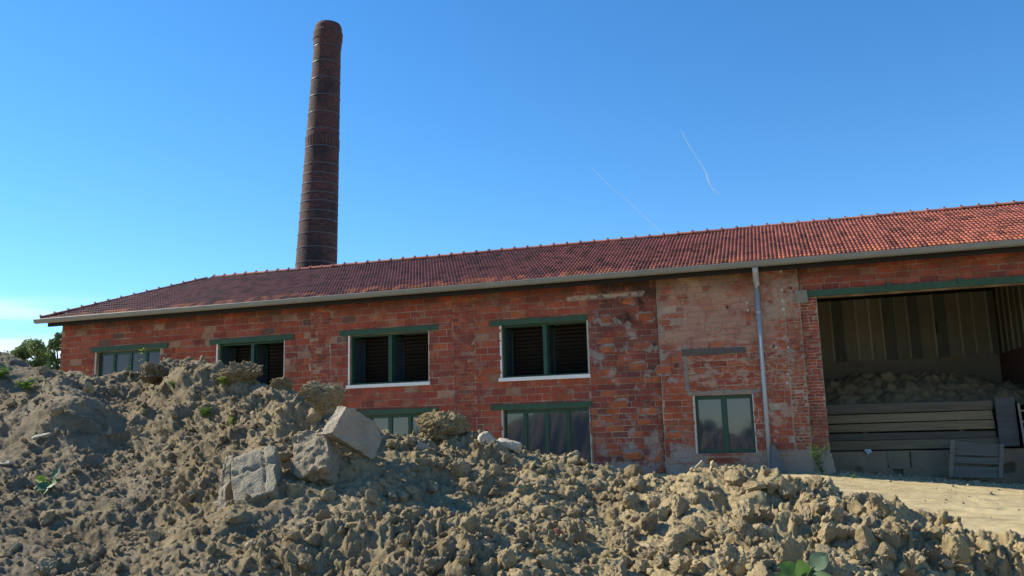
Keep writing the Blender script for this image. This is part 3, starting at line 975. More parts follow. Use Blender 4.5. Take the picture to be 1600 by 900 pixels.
# plank bulkhead that holds the stored earth
PY = 1.6
bulk = empty('plank_bulkhead', (4.0, PY, 0))
tag(bulk, 'weathered plank wall holding back stored earth in the open bay', 'plank wall')
pz = [at_y(1420, y, PY)[2] for y in (628, 645, 660, 674.5, 687.5, 702)]
xa, xb = 1.24, at_y(1556, 640, PY)[0]
for i in range(5):
    c = [(.105, .09, .062), (.19, .15, .085), (.17, .135, .078), (.085, .075, .056), (.15, .122, .075)][i]
    yo = random.uniform(-.02, .02)
    dz = random.uniform(-.01, .01)
    MB().box(xa, xb-random.uniform(0, .12), PY+yo, PY+.05+yo, pz[i+1]+.018, pz[i]-.010+dz, c, jit=.018).build('plank', M['plank'], bulk)
for xx in (2.2, 4.6): MB().box(xx, xx+.1, PY+.08, PY+.18, -.4, pz[0]-.05, (.12, .1, .08)).build('post', M['plank'], bulk)
# crumbling block footing under the planks
foot = empty('block_footing', (3.5, PY, -.2))
tag(foot, 'crumbling low footing of pale blocks beneath the planks', 'footing')
zz0, zz1 = pz[5]-.02, -.35
fx_, fz_ = np.meshgrid(np.linspace(xa, XS-.01, 150), np.linspace(zz1-.15, zz0-.01, 26), indexing='ij')
fy_ = PY-.07+.025*fbm(fx_*2, fz_*3, 4, 611)-.05*np.maximum(0, .3-(fz_-zz1))
broken = sstep(.15, .4, fbm(fx_*1.3+2, fz_*2.4, 3, 617)+.9*np.exp(-((fx_-3.4)/.7)**2)*sstep(-.3, .2, fz_)-.35)
fy_ = fy_+.10*broken
fi_ = np.arange(fx_.size).reshape(fx_.shape)
fF = np.stack([fi_[:-1, :-1], fi_[1:, :-1], fi_[1:, 1:], fi_[:-1, 1:]], -1).reshape(-1, 4)
link('render_coat', np_mesh('render_coat', np.stack([fx_, fy_, fz_], -1).reshape(-1, 3), fF, np.array([.215, .172, .11])*(1-.5*broken.reshape(-1, 1))), M['block'], foot)
for (x0_, x1_, t0_, t1_) in [(2.75, 3.3, .45, .95), (3.33, 3.9, .5, .98), (3.93, 4.5, .5, .96), (3.1, 3.75, .0, .46), (4.0, 4.6, .02, .47), (6.2, 6.7, .5, .95)]:
    MB().box(x0_, x1_, PY-.075, PY+.02, zz1+(zz0-zz1)*t0_, zz1+(zz0-zz1)*t1_, (.2, .16, .105), jit=.025).build('block', M['block'], foot)
MB().box(xa, XS, PY+.10, PY+.3, zz1-.1, zz0-.04, (.05, .045, .04)).build('core', M['block'], foot)

# pallet leaning on the planks
PYP = 1.05
pl = [at_y(1482, 746, PYP-.25), at_y(1567, 748, PYP-.25), at_y(1569, 692, PYP), at_y(1485, 688, PYP)]
pal = empty('wooden_crate_panel', tuple((pl[0]+pl[1])/2))
tag(pal, 'grey wooden slatted panel leaning upright against the plank wall', 'wooden panel')
def lerp(a, b_, t): return a+(b_-a)*t
def quadpt(u, v): return lerp(lerp(pl[0], pl[1], u), lerp(pl[3], pl[2], u), v)
def board(u0, u1, v0, v1, off, th, col, name):
    nrm = np.cross(pl[1]-pl[0], pl[3]-pl[0]); nrm /= np.linalg.norm(nrm)
    c = [quadpt(u0, v0), quadpt(u1, v0), quadpt(u1, v1), quadpt(u0, v1)]
    f = [p + nrm*(off) for p in c]; bk = [p + nrm*(off-th) for p in c]
    q = MB(); q.poly(f+bk, [(0, 1, 2, 3), (7, 6, 5, 4), (0, 4, 5, 1), (1, 5, 6, 2), (2, 6, 7, 3), (3, 7, 4, 0)], col)
    q.build(name, M['plank'], pal)
board(0, .09, 0, 1, .02, .04, (.16, .14, .10), 'post'); board(.92, 1.0, 0, .96, .02, .04, (.15, .13, .10), 'post')
board(.08, .93, .62, .97, -.022, .03, (.12, .105, .085), 'board'); board(.08, .93, .40, .57, -.022, .03, (.125, .115, .09), 'board')
board(.08, .93, .02, .32, -.022, .03, (.115, .11, .09), 'board')
# dark board and ladder at the right end of the bulkhead
q0, q1 = at_y(1553, 622, PY-.1), at_y(1590, 697, PY-.12)
pan = MB().box(q0[0], q1[0]+.05, PY-.16, PY-.1, q1[2], q0[2], (.075, .075, .075), jit=.01).build('boarding_panel', M['plank'], None)
tag(pan, 'dark upright board panel standing at the right end of the planks', 'board')
lad = empty('wooden_ladder', (q1[0]+.3, PY-.3, -.3))
tag(lad, 'short wooden ladder leaning beside the dark board panel', 'ladder')
lx0 = at_y(1594, 660, PY-.3)[0]
Ml = Matrix.Translation((lx0, PY-.55, -.4)) @ Matrix.Rotation(rad(-8), 4, 'X')
for xx in (0, .42): MB().box(xx, xx+.05, 0, .05, 0, 2.1, (.22, .2, .16), M=Ml).build('rail', M['plank'], lad)
for k in range(7): MB().box(.05, .42, .005, .045, .2+k*.28, .24+k*.28, (.24, .21, .17), M=Ml).build('rung', M['plank'], lad)
# a scrap of pale plastic on the footing
q = at_y(1356, 706, PY-.12)
mb = MB(); mb.poly([(q[0]-.1, q[1], q[2]+.06), (q[0]+.07, q[1]-.02, q[2]+.07), (q[0]+.1, q[1]-.04, q[2]-.01), (q[0]+.0, q[1]-.03, q[2]-.07), (q[0]-.02, q[1]+.05, q[2]+.0)], [(0, 1, 2, 4), (4, 2, 3), (0, 4, 3)], (.5, .6, .65))
tag(mb.build('plastic_scrap', M['block'], None), 'small pale scrap of plastic caught on the block footing', 'scrap')
# board leaning at the foot of the downpipe
q0, q1 = at_y(1206, 694, -.35), at_y(1224, 738, -.6)
mb = MB(); mb.poly([tuple(q0+np.array([-.02, 0, 0])), tuple(q0+np.array([.07, 0, -.02])), tuple(q1+np.array([.10, 0, 0])), tuple(q1+np.array([-.30, 0, 0]))] +
                   [tuple(q0+np.array([-.02, .04, 0])), tuple(q0+np.array([.07, .04, -.02])), tuple(q1+np.array([.10, .04, 0])), tuple(q1+np.array([-.30, .04, 0]))],
                   [(3, 2, 1, 0), (4, 5, 6, 7), (0, 1, 5, 4), (1, 2, 6, 5), (2, 3, 7, 6), (3, 0, 4, 7)], (.12, .12, .115))
tag(mb.build('leaning_board', M['plank'], None), 'grey pointed board leaning on the wall at the downpipe foot', 'board')

# ------------------------------------------------------------------ chimney
CY = 11.5
cb = at_y(494, 420, CY); ct = at_y(513, 45, CY)
# direct solve for radius from the widths in the photograph
def pxwidth(p, w): return w*np.dot(np.asarray(p)-CAM, _w)/FPX
rb = pxwidth(cb, 64)/2; rt = pxwidth(ct, 39.5)/2
lean = (ct-cb)/(ct[2]-cb[2])
def caxis(z): return cb+lean*(z-cb[2])
def crad(z): return rb+(rt-rb)*(z-cb[2])/(ct[2]-cb[2])
chim = empty('factory_chimney', tuple(caxis(0)))
tag(chim, 'tall round tapering brick factory chimney with iron bands', 'chimney')
zt = ct[2]; cap_h = .9
rows = [(0, 0.0)] + [(z, 0) for z in np.arange(.4, zt-1.45, .4)] + [(zt-1.05, 0), (zt-1.0, .035), (zt-.72, .04), (zt-.66, .075), (zt-.28, .085), (zt-.22, .045), (zt+.02, .03), (zt+.16, -.03), (zt+.20, -.14)]
n = 64; V = []; UVs = []
for z, dr in rows:
    c = caxis(z); r = crad(min(z, zt))+dr
    for k in range(n): V.append((c[0]+r*math.cos(6.28318*k/n), c[1]+r*math.sin(6.28318*k/n), z))
F = []; fuv = []
for i in range(len(rows)-1):
    for k in range(n):
        k2 = (k+1) % n
        F.append((i*n+k, i*n+k2, (i+1)*n+k2, (i+1)*n+k))
        ar = rb*.9*6.283/n
        fuv += [(k*ar, rows[i][0]), ((k+1)*ar, rows[i][0]), ((k+1)*ar, rows[i+1][0]), (k*ar, rows[i+1][0])]
F.append(tuple((len(rows)-1)*n+k for k in range(n))); fuv += [(0, 0)]*n
me = bpy.data.meshes.new('shaft'); me.from_pydata(V, [], F); me.shade_smooth()
uvl = me.uv_layers.new(name='UVMap'); uvl.data.foreach_set('uv', np.array(fuv, np.float32).ravel())
me.shade_flat(); link('shaft', me, M['chimney'], chim)
def ring_obj(name, z, h, dr, mat):
    V = []; F = []; c = caxis(z)
    prof_ = [(crad(z)-.02, z), (crad(z)+dr, z), (crad(z+h)+dr, z+h), (crad(z+h)-.02, z+h)]
    for r, zz in prof_:
        for k in range(n): V.append((c[0]+r*math.cos(6.28318*k/n), c[1]+r*math.sin(6.28318*k/n), zz))
    for i in range(3):
        for k in range(n):
            k2 = (k+1) % n; F.append((i*n+k, i*n+k2, (i+1)*n+k2, (i+1)*n+k))
    me = bpy.data.meshes.new(name); me.from_pydata(V, [], F)
    return link(name, me, mat, chim)
for cy in (62, 84, 128, 183, 240, 298, 355, 412, 472, 530, 563, 595, 628, 657, 690, 720, 765, 812, 862):
    py = 20+cy/2.195
    z = at_y(500, py, CY)[2]
    ring_obj('iron_band', z-.035, .045, .016, M['iron'])
# a belt of raised upright bricks
z0 = at_y(500, 236, CY)[2]; z1 = at_y(500, 214, CY)[2]
for k in range(30):
    if k % 5 == 4: continue
    a = 6.28318*k/30; c = caxis((z0+z1)/2); r = crad((z0+z1)/2)
    Mx = Matrix.Translation((c[0], c[1], 0)) @ Matrix.Rotation(a, 4, 'Z')
    MB().box(r-.05, r+.018, -.05, .05, z0+.08, z1-.1-.12*random.random(), M=Mx).build('upright_brick', simple_mat('pale_upright_brick', (.075, .042, .038), .9) if k == 0 else bpy.data.materials['pale_upright_brick'], chim)

#PART2
# ------------------------------------------------------------------ the earth heap
CR = [  # crest: pixel, distance from the camera
 (-480, 560, 9.8), (-310, 563, 9.7), (-160, 566, 9.6), (-60, 565, 9.4), (30, 566, 9.2), (120, 575, 8.6), (190, 580, 8.5), (250, 576, 8.4), (320, 577, 8.3), (385, 580, 8.1), (420, 598, 7.9), (465, 618, 7.7),
 (540, 652, 7.3), (610, 684, 7.2), (650, 678, 7.4), (700, 668, 7.5), (750, 682, 7.4), (800, 697, 7.3), (850, 710, 7.2), (905, 722, 7.1), (960, 738, 7.0), (1010, 750, 6.9), (1060, 753, 6.8),
 (1100, 742, 6.8), (1140, 732, 6.8), (1190, 730, 6.8), (1240, 744, 6.7), (1300, 762, 6.6), (1350, 784, 6.5), (1410, 806, 6.4), (1460, 828, 6.3), (1520, 850, 6.2), (1600, 868, 6.1), (1700, 890, 6.0)]
FR = [  # face
 (-480, 900, 4.6), (-310, 900, 4.6), (-480, 730, 6.6), (-300, 720, 6.6), (-160, 900, 4.6), (0, 900, 4.6), (150, 900, 4.55), (300, 900, 4.5), (450, 900, 4.55), (600, 900, 4.6), (750, 900, 4.6), (880, 900, 4.75), (960, 900, 4.95), (1050, 900, 4.7), (1180, 900, 4.5), (1320, 900, 4.6), (1450, 900, 5.1), (1600, 900, 5.75),
 (-100, 720, 6.6), (20, 700, 6.9), (45, 610, 7.7), (100, 592, 7.5), (80, 640, 7.0), (130, 640, 7.1), (170, 640, 7.55), (120, 690, 6.8), (205, 625, 8.15), (200, 690, 7.15), (240, 720, 6.65), (255, 780, 6.0), (60, 800, 5.6), (180, 800, 5.7),
 (270, 640, 7.3), (300, 700, 6.5), (330, 620, 7.5), (390, 650, 7.0), (390, 745, 6.05), (330, 800, 5.5), (450, 800, 5.6), (480, 690, 6.5), (520, 750, 6.15), (600, 740, 6.45), (640, 770, 6.2), (700, 730, 6.75), (720, 780, 6.1),
 (560, 830, 5.3), (680, 840, 5.2), (800, 770, 6.15), (800, 840, 5.3), (870, 790, 5.95), (930, 830, 5.75), (950, 790, 6.2), (1000, 800, 6.1), (1000, 850, 5.5), (1090, 790, 6.05), (1080, 845, 5.35), (1170, 780, 6.0), (1200, 840, 5.2),
 (1280, 800, 5.95), (1300, 850, 5.2), (1380, 840, 5.6), (1430, 860, 5.45), (1500, 875, 5.7)]
pts = [at_s(*c) for c in CR+FR]
for px, py, R in CR:
    top = at_s(px, py, R)
    for k, (dr, dz) in enumerate(((.8, .35), (1.7, 1.05), (2.9, 2.0))):
        q = at_s(px, py, R+dr)
        q[2] = max(top[2]-dz, -.75+.1*(2-k))
        pts.append(q)
    q = at_s(px, py, R+4.3); q[2] = -.85; pts.append(q)
for px in range(-500, 1801, 125):
    for R, z in ((3.6, -.18), (2.9, -.55)):
        q = at_s(px, 900, R); q[2] = z - (.25 if px > 1480 and R > 3.2 else 0); pts.append(q)
for px, R in ((1800, 4.2), (1800, 5.0), (1800, 6.0), (1800, 7.5), (1900, 5.5)):
    q = at_s(px, 900, R); q[2] = -.75; pts.append(q)
CP = np.array(pts)
def tps(d2): return np.where(d2 > 1e-12, .5*d2*np.log(d2+1e-12), 0)
_n = len(CP)
_d2 = ((CP[:, None, :2]-CP[None, :, :2])**2).sum(-1)
_A = np.zeros((_n+3, _n+3)); _A[:_n, :_n] = tps(_d2)+np.eye(_n)*.006
_A[:_n, _n] = 1; _A[:_n, _n+1:] = CP[:, :2]; _A[_n, :_n] = 1; _A[_n+1:, :_n] = CP[:, :2].T
_wt = np.linalg.solve(_A, np.concatenate([CP[:, 2], [0, 0, 0]]))
def heap_base(x, y):
    x = np.asarray(x, float); y = np.asarray(y, float); sh = x.shape
    x = x.ravel(); y = y.ravel(); out = np.empty_like(x)
    for s in range(0, len(x), 60000):
        a = x[s:s+60000]; b_ = y[s:s+60000]
        d2 = (a[:, None]-CP[None, :, 0])**2+(b_[:, None]-CP[None, :, 1])**2
        out[s:s+60000] = tps(d2) @ _wt[:_n] + _wt[_n] + _wt[_n+1]*a + _wt[_n+2]*b_
    return out.reshape(sh)
# which part of the heap has coarse clods: right side coarse, far left finer
def coarse(x, y):
    ang = np.degrees(np.arctan2(x-CAM[0], y-CAM[1]))
    return np.interp(ang, [-50, -42, -37, -30, -16, -8, 10], [.5, .5, .72, .82, .92, 1.12, 1.12])
def heap_detail(x, y, z):
    k = coarse(x, y)
    y = y*.72+z*.80                       # measured along the slope that faces the track
    wx = x+.05*fbm(x*6, y*6, 3, 41); wy = y+.05*fbm(x*6+9, y*6, 3, 43)
    wx2 = x+.02*fbm(x*18, y*18, 2, 45); wy2 = y+.02*fbm(x*18+9, y*18, 2, 47)
    h = .075*fbm(x*1.5, y*1.5, 3, 51)
    rg = 1-np.abs(fbm(x*2.6+3, y*2.6, 3, 57))
    h += .05*(rg-.5)
    patch = .14+.86*sstep(-.4, .6, fbm(x*1.2+7, y*1.2, 3, 59))     # some stretches are packed and smooth
    patch = patch*SMOOTH
    h += k*patch**.5*.34*.26*cellbumps(wx, wy, .34, 61, .40)
    h += k*.062*patch**.5*cellfacets(wx, wy, .24, 161)
    h += k*.036*patch*cellfacets(wx2, wy2, .11, 171)
    h += k*patch*.16*.42*cellbumps(wx, wy, .16, 71, .42)
    h += k*patch*.085*.66*cellbumps(wx2, wy2, .085, 81, .5)
    h += (.5+.5*k)*patch*.042*.8*cellbumps(wx2, wy2, .042, 91, .6)
    h += .010*fbm(x*26, y*26, 3, 101, .65) + .026*(.6-np.abs(fbm(x*8, y*8, 3, 103))) + .010*(.6-np.abs(fbm(x*31, y*31, 2, 107)))
    return h
na, nr = 1020, 610
an = np.radians(np.linspace(-61, 20.5, na)); rr = np.exp(np.linspace(math.log(2.9), math.log(17.5), nr))
AA, RR = np.meshgrid(an, rr, indexing='ij')
HX = CAM[0]+np.sin(AA)*RR; HY = CAM[1]+np.cos(AA)*RR
HB = heap_base(HX, HY)
GH = ground_h(HX, HY)
HB = np.where(HB-GH < -.3, GH-.3, HB)
dR = np.gradient(HB, axis=1)/np.gradient(RR, axis=1); dA = np.gradient(HB, axis=0)/((an[1]-an[0])*RR)
nX = -(dR*np.sin(AA)+dA*np.cos(AA)); nY = -(dR*np.cos(AA)-dA*np.sin(AA)); nL = np.sqrt(nX*nX+nY*nY+1)
nX /= nL; nY /= nL; nZ = 1/nL
SMOOTH = np.ones_like(HX)
for (px, py, R, sg, st) in [(640, 740, 6.55, .42, .8), (560, 770, 6.2, .3, .6), (930, 850, 5.6, .35, .6), (130, 640, 7.1, .55, .6), (300, 720, 6.3, .3, .5), (60, 590, 7.9, .6, .5)]:
    q = at_s(px, py, R); SMOOTH *= 1-st*np.exp(-((HX-q[0])**2+(HY-q[1])**2)/(2*sg*sg))
DT = heap_detail(HX, HY, HB)
DT = (DT-DT.mean()-.2*DT.std())*sstep(-.25, .15, HB-GH)
HX0, HY0 = HX, HY
HX = HX+nX*DT; HY = HY+nY*DT; HZ = HB+nZ*DT
idx = np.arange(na*nr).reshape(na, nr)
HF = np.stack([idx[:-1, :-1], idx[:-1, 1:], idx[1:, 1:], idx[1:, :-1]], -1).reshape(-1, 4)[:, ::-1]
# clay is greyer towards the left, yellower on the right
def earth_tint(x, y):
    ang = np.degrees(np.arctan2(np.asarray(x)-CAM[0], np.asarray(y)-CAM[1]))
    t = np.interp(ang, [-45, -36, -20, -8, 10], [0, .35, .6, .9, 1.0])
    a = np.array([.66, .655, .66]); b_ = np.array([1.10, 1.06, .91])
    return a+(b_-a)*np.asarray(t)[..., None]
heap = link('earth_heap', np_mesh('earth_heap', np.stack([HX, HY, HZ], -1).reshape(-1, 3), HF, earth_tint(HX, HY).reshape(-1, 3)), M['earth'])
tag(heap, 'long uneven heap of clumpy tan clay earth across the foreground', 'earth heap')
HP = np.stack([HX, HY, HZ], -1).reshape(-1, 3)
_q = HP-CAM; HD = _q @ _w
HPX = 800+FPX*(_q @ _r)/HD; HPY = 450-FPX*(_q @ _u)/HD
def heap_hit(px, py):
    """nearest point of the heap on the sight line of a pixel"""
    for tol in (4, 9, 20, 45):
        k = np.nonzero((np.abs(HPX-px) < tol) & (np.abs(HPY-py) < tol))[0]
        if len(k): return HP[k[np.argmin(HD[k])]].copy()
    return at_s(px, py, 6.5)
def heap_normal(x, y, e=.12):
    gxn = (heap_base(np.array([x+e]), np.array([y]))-heap_base(np.array([x-e]), np.array([y])))[0]/(2*e)
    gyn = (heap_base(np.array([x]), np.array([y+e]))-heap_base(np.array([x]), np.array([y-e])))[0]/(2*e)
    v = Vector((-gxn, -gyn, 1)); v.normalize(); return v

# ---- clods
def ico(sub):
    bm = bmesh.new(); bmesh.ops.create_icosphere(bm, subdivisions=sub, radius=1.0)
    V = np.array([v.co[:] for v in bm.verts]); F = np.array([[v.index for v in f.verts] for f in bm.faces]); bm.free()
    return V, F
ICO = {s: ico(s) for s in (1, 2, 3, 4, 5, 6)}
def clod_shape(sub, seed, cuts=7, rough=.16, depth=(.62, .95)):
    r = np.random.default_rng(seed)
    V, F = ICO[sub]; V = V.copy()
    for k in range(cuts):
        nrm = r.normal(size=3); nrm /= np.linalg.norm(nrm)
        o_ = r.uniform(*depth); d = V @ nrm
        ex = np.maximum(0, d-o_)
        V -= ex[:, None]*nrm*.93
    s = r.uniform(-50, 50, 3)
    nz = fbm(V[:, 0]*1.7+s[0], V[:, 1]*1.7+s[1], 4, seed, .55, z=V[:, 2]*1.7+s[2])
    V *= (1+rough*nz)[:, None]
    if sub >= 2:
        nz = np.abs(fbm(V[:, 0]*3.4+s[1], V[:, 1]*3.4+s[2], 2, seed+5, .6, z=V[:, 2]*3.4+s[0]))
        V *= (1+rough*.9*(.45-nz))[:, None]
    if sub >= 3:
        nz = fbm(V[:, 0]*8+s[1], V[:, 1]*8+s[2], 3, seed+7, .65, z=V[:, 2]*8+s[0])
        V *= (1+rough*.36*nz)[:, None]
    if sub >= 5:
        for fq, am in ((3.2, .10), (7.0, .06), (15.0, .03)):
            nz = np.abs(fbm(V[:, 0]*fq+s[2], V[:, 1]*fq+s[0], 2, seed+int(fq), .6, z=V[:, 2]*fq+s[1]))
            V *= (1+am*(.5-nz))[:, None]
    V *= r.uniform(.7, 1.15, 3)
    return V, F
SH = {1: [clod_shape(2, 100+i, 8, .34, (.45, .9)) for i in range(14)], 2: [clod_shape(3, 200+i, 11, .34, (.45, .9)) for i in range(14)]}
def rand_rot(n):
    q = RNG.normal(size=(n, 4)); q /= np.linalg.norm(q, axis=1)[:, None]
    w, x, y, z = q.T
    return np.stack([1-2*(y*y+z*z), 2*(x*y-z*w), 2*(x*z+y*w), 2*(x*y+z*w), 1-2*(x*x+z*z), 2*(y*z-x*w), 2*(x*z-y*w), 2*(y*z+x*w), 1-2*(x*x+y*y)], -1).reshape(n, 3, 3)
def scatter(count, r0, r1, power, sub, name, label, sink=.25, amin=-58, amax=17.5, rmin=3.9, rmax=10.5):
    A = RNG.uniform(math.radians(amin), math.radians(amax), count*3); R = np.sqrt(RNG.uniform(rmin**2, rmax**2, count*3))
    i = np.clip(np.round((A-an[0])/(an[1]-an[0])).astype(int), 0, na-1)
    j = np.clip(np.searchsorted(rr, R), 0, nr-1)
    x, y, z = HX[i, j], HY[i, j], HZ[i, j]; gh = ground_h(x, y)
    clump = vnoise(x*1.3, y*1.3, None, 211)+.6*vnoise(x*3.7, y*3.7, None, 213)
    ok = (z > gh+.02) & (RNG.uniform(-1, 1, len(x)) < clump*1.2+.25)
    x, y, z = x[ok][:count], y[ok][:count], z[ok][:count]; n_ = len(x)
    s = r0*(r1/r0)**(RNG.uniform(0, 1, n_)**power)*coarse(x, y)**.7
    rot = rand_rot(n_); Vs = []; Fs = []; Cs = []; base = 0
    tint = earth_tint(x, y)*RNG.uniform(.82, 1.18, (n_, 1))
    tint[RNG.uniform(0, 1, n_) < .035] *= np.array([1.5, 1.5, 1.55])
    for i in range(n_):
        V, F = SH[sub][i % 14]
        if i % 5 < 2: V = V*np.array([1.25, 1.0, .38])
        W = (V @ rot[i].T)*s[i]+np.array([x[i], y[i], z[i]+s[i]*(1-sink*2)*.35])
        Vs.append(W); Fs.append(F+base); base += len(W); Cs.append(np.broadcast_to(tint[i], W.shape))
    o = link(name, np_mesh(name, np.concatenate(Vs), np.concatenate(Fs), np.concatenate(Cs)), M['earth'])
    tag(o, label, 'soil clods', kind='stuff')
scatter(2500, .022, .062, 1.8, 2, 'soil_clods', 'countless fist sized clods of earth strewn over the heap')
scatter(11000, .008, .026, 1.3, 1, 'soil_crumbs', 'fine crumbs and pebbles of earth strewn over the heap')

# larger clods one can pick out: individuals that share a few meshes
BIG = []
for i in range(10):
    V, F = clod_shape(5, 300+i, 14, .24, (.42, .85))
    me = np_mesh('earth_clod', V, F, np.full_like(V, 1.0)*np.array([1.05, 1.02, .95])*(.88+.03*i)); me.materials.append(M['earth']); BIG.append(me)
cnt = 0; tries = 0
used = []
while cnt < 150 and tries < 4000:
    tries += 1
    px = random.uniform(230, 1600) if random.random() < .9 else random.uniform(0, 230)
    if random.random() < .45: px = random.uniform(950, 1500)
    py = random.uniform(sil(px)+8, 895)
    if px > 1260: 
        if py < 745+(px-1260)*.40: continue
    p = heap_hit(px, py)
    R = math.hypot(p[0]-CAM[0], p[1]-CAM[1])
    if R > 11: continue
    s = .042*(2.5**(random.random()**1.7))*(.8 if px < 600 else 1)
    if any((p[0]-q[0])**2+(p[1]-q[1])**2 < (.8*(s+q[2]))**2 for q in used): continue
    used.append((p[0], p[1], s))
    zz = float(p[2])
    o = link('earth_clod', random.choice(BIG), None, None, (p[0], p[1], zz+s*.22))
    o.rotation_euler = (random.uniform(0, 6.28),)*1+(random.uniform(0, 6.28), random.uniform(0, 6.28))
    o.scale = (s*random.uniform(.85, 1.2), s*random.uniform(.85, 1.2), s*random.uniform(.75, 1.05))
    where = 'left slope' if px < 450 else 'middle slope' if px < 950 else 'right heap'
    tag(o, 'lumpy clod of dry tan earth lying loose on the '+where, 'clod', 'large clods on the '+where)
    cnt += 1

# ---- named stones, slabs and lumps, each where the photograph shows it
def stone(name, label, cat, px, py, size, seed, col=(1, 1, 1), mat='earth', rot=(0, 0, 0), cuts=8, rough=.14, lift=.3, sub=4, depth=(.6, .95), dist=None):
    p = heap_hit(px, py) if dist is None else at_s(px, py, dist)
    V, F = clod_shape(sub, seed, cuts, rough, depth)
    V = V/np.abs(V).max(0)*np.array(size)
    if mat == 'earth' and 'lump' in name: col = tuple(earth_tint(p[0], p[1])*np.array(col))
    me = np_mesh(name, V, F, np.tile(col, (len(V), 1)))
    o = link(name, me, M[mat], None, tuple(p))
    o.rotation_euler = tuple(rad(a) for a in rot)
    if dist is None: o.location.z += size[2]*lift
    return tag(o, label, cat)
def slab(name, label, cat, c, ax, ay, size, seed, col, mat='concrete', edge=.04, rough=.012, res=24, corner=.10, cracks=()):
    """broken slab: a flat rough block with chipped corners; ax, ay are its long directions in space"""
    ax = Vector(ax).normalized(); ay = Vector(ay); ay = (ay-ax*ay.dot(ax)).normalized(); az = ax.cross(ay)
    r = np.random.default_rng(seed)
    bm = bmesh.new(); bmesh.ops.create_cube(bm, size=2.0)
    bmesh.ops.subdivide_edges(bm, edges=bm.edges[:], cuts=res, use_grid_fill=True)
    V = np.array([v.co[:] for v in bm.verts])
    # chip the outline
    for k in range(7):
        a = r.uniform(0, 6.283); nrm = np.array([math.cos(a), math.sin(a), 0]); lim = 1.0*(abs(nrm[0])+abs(nrm[1]))*r.uniform(1-corner*1.1, 1.02)
        ex = np.maximum(0, V @ nrm-lim); V -= ex[:, None]*nrm
    for k in range(14):
        nrm = r.normal(size=3); nrm /= np.linalg.norm(nrm); lim = np.abs(nrm).sum()*r.uniform(.90, .985)
        ex = np.maximum(0, V @ nrm-lim); V -= ex[:, None]*nrm
    for (ca_, cb_, cc_, dp_) in cracks:      # a x + b y = c on the broad face
        dd = np.abs(ca_*V[:, 0]+cb_*V[:, 1]-cc_+.05*vnoise(V[:, 0]*4, V[:, 1]*4, None, seed))
        V[:, 2] -= np.where(V[:, 2] > .5, dp_*np.maximum(0, 1-dd/.07), 0)
    V *= np.array(size)/2
    s = r.uniform(0, 40, 3)
    nz = np.stack([fbm(V[:, 0]*14+s[j], V[:, 1]*14+s[0], 3, seed+j, .6, z=V[:, 2]*14+s[1]) for j in range(3)], -1)
    nz2 = np.stack([fbm(V[:, 0]*50+s[j], V[:, 1]*50+s[0], 2, seed+j+9, .6, z=V[:, 2]*50) for j in range(3)], -1)
    V += rough*nz+rough*.35*nz2
    Rm = np.array([[ax.x, ay.x, az.x], [ax.y, ay.y, az.y], [ax.z, ay.z, az.z]])
    for v, q in zip(bm.verts, V @ Rm.T): v.co = q
    me = bpy.data.meshes.new(name); bm.to_mesh(me); bm.free(); me.shade_smooth()
    ca = me.color_attributes.new('Col', 'FLOAT_COLOR', 'POINT')
    ca.data.foreach_set('color', np.tile(np.array(tuple(col)+(1,), np.float32), len(me.vertices)))
    o = link(name, me, M[mat], None, tuple(c))
    return tag(o, label, cat)

CC = (.29, .26, .215)       # dusty concrete
# the big leaning slab below the crest, its broad face turned to the camera and away from the sun
TOC = Vector(tuple(-_w)); RT = Vector(tuple(_r)); UPV = Vector(tuple(_u))
def slab4(name, label, cat, q, th, seed, col, **kw):
    """slab from the four corners of its broad face (top left, top right, bottom right, bottom left): pixel and distance"""
    sc = 1+.28*min(max((520-sum(k[0] for k in q)/4)/520, 0), 1.35)
    P = [Vector(tuple(at_r(k[0], k[1], k[2]*sc))) for k in q]
    ax = (P[1]+P[2]-P[0]-P[3])/2; ay = (P[0]+P[1]-P[2]-P[3])/2
    nn = ax.cross(ay).normalized()
    return slab(name, label, cat, sum(P, Vector())/4-nn*th/2, ax, ay, (ax.length, ay.length, th), seed, col, **kw)
slab4('concrete_slab', 'large grey slab leaning out from the heap below the crest', 'slab', [(528, 627, 6.18), (606, 670, 6.42), (578, 720, 6.36), (512, 686, 6.10)], .11, 3, CC, corner=.30, rough=.010)
slab4('concrete_block', 'rough pale broken block set in the heap beside the leaning slab', 'block', [(450, 684, 6.26), (508, 664, 6.16), (518, 730, 5.9), (460, 744, 5.98)], .24, 11, (.235, .20, .148), corner=.16, rough=.018)
slab4('cracked_slab', 'pale grey cracked slab lying flat on the face of the heap', 'slab', [(352, 716, 5.93), (420, 698, 5.87), (444, 762, 5.56), (371, 786, 5.62)], .14, 21, (.245, .218, .172), corner=.10, rough=.009, cracks=[(0, 1, .22, .45), (1, 0, .45, .3)])
slab4('slab_fragment', 'narrow broken strip split off the left edge of the cracked slab', 'slab piece', [(334, 722, 5.98), (349, 718, 5.95), (369, 790, 5.64), (352, 795, 5.67)], .12, 22, (.28, .24, .18), corner=.1, rough=.014)
c = at_s(672, 722, 6.9)
slab('stone_slab', 'thin grey slab half buried edgewise in the shaded hollow', 'slab', c, RT*.82-UPV*.55, RT*.3+UPV*.7-TOC*.5, (.34, .18, .06), 31, CC, rough=.008)
stone('crusted_lump', 'big pale crusted lump of earth perched above the leaning slab', 'lump', 506, 620, (.20, .16, .14), 41, (1.1, 1.08, 1.05), rot=(10, 15, 30), rough=.24, cuts=12, dist=6.8, sub=6)
stone('gravel_lump', 'rounded gravelly lump of earth forming the middle peak', 'lump', 692, 672, (.25, .22, .185), 43, (.92, .88, .82), rough=.26, cuts=6, dist=7.3, sub=6)
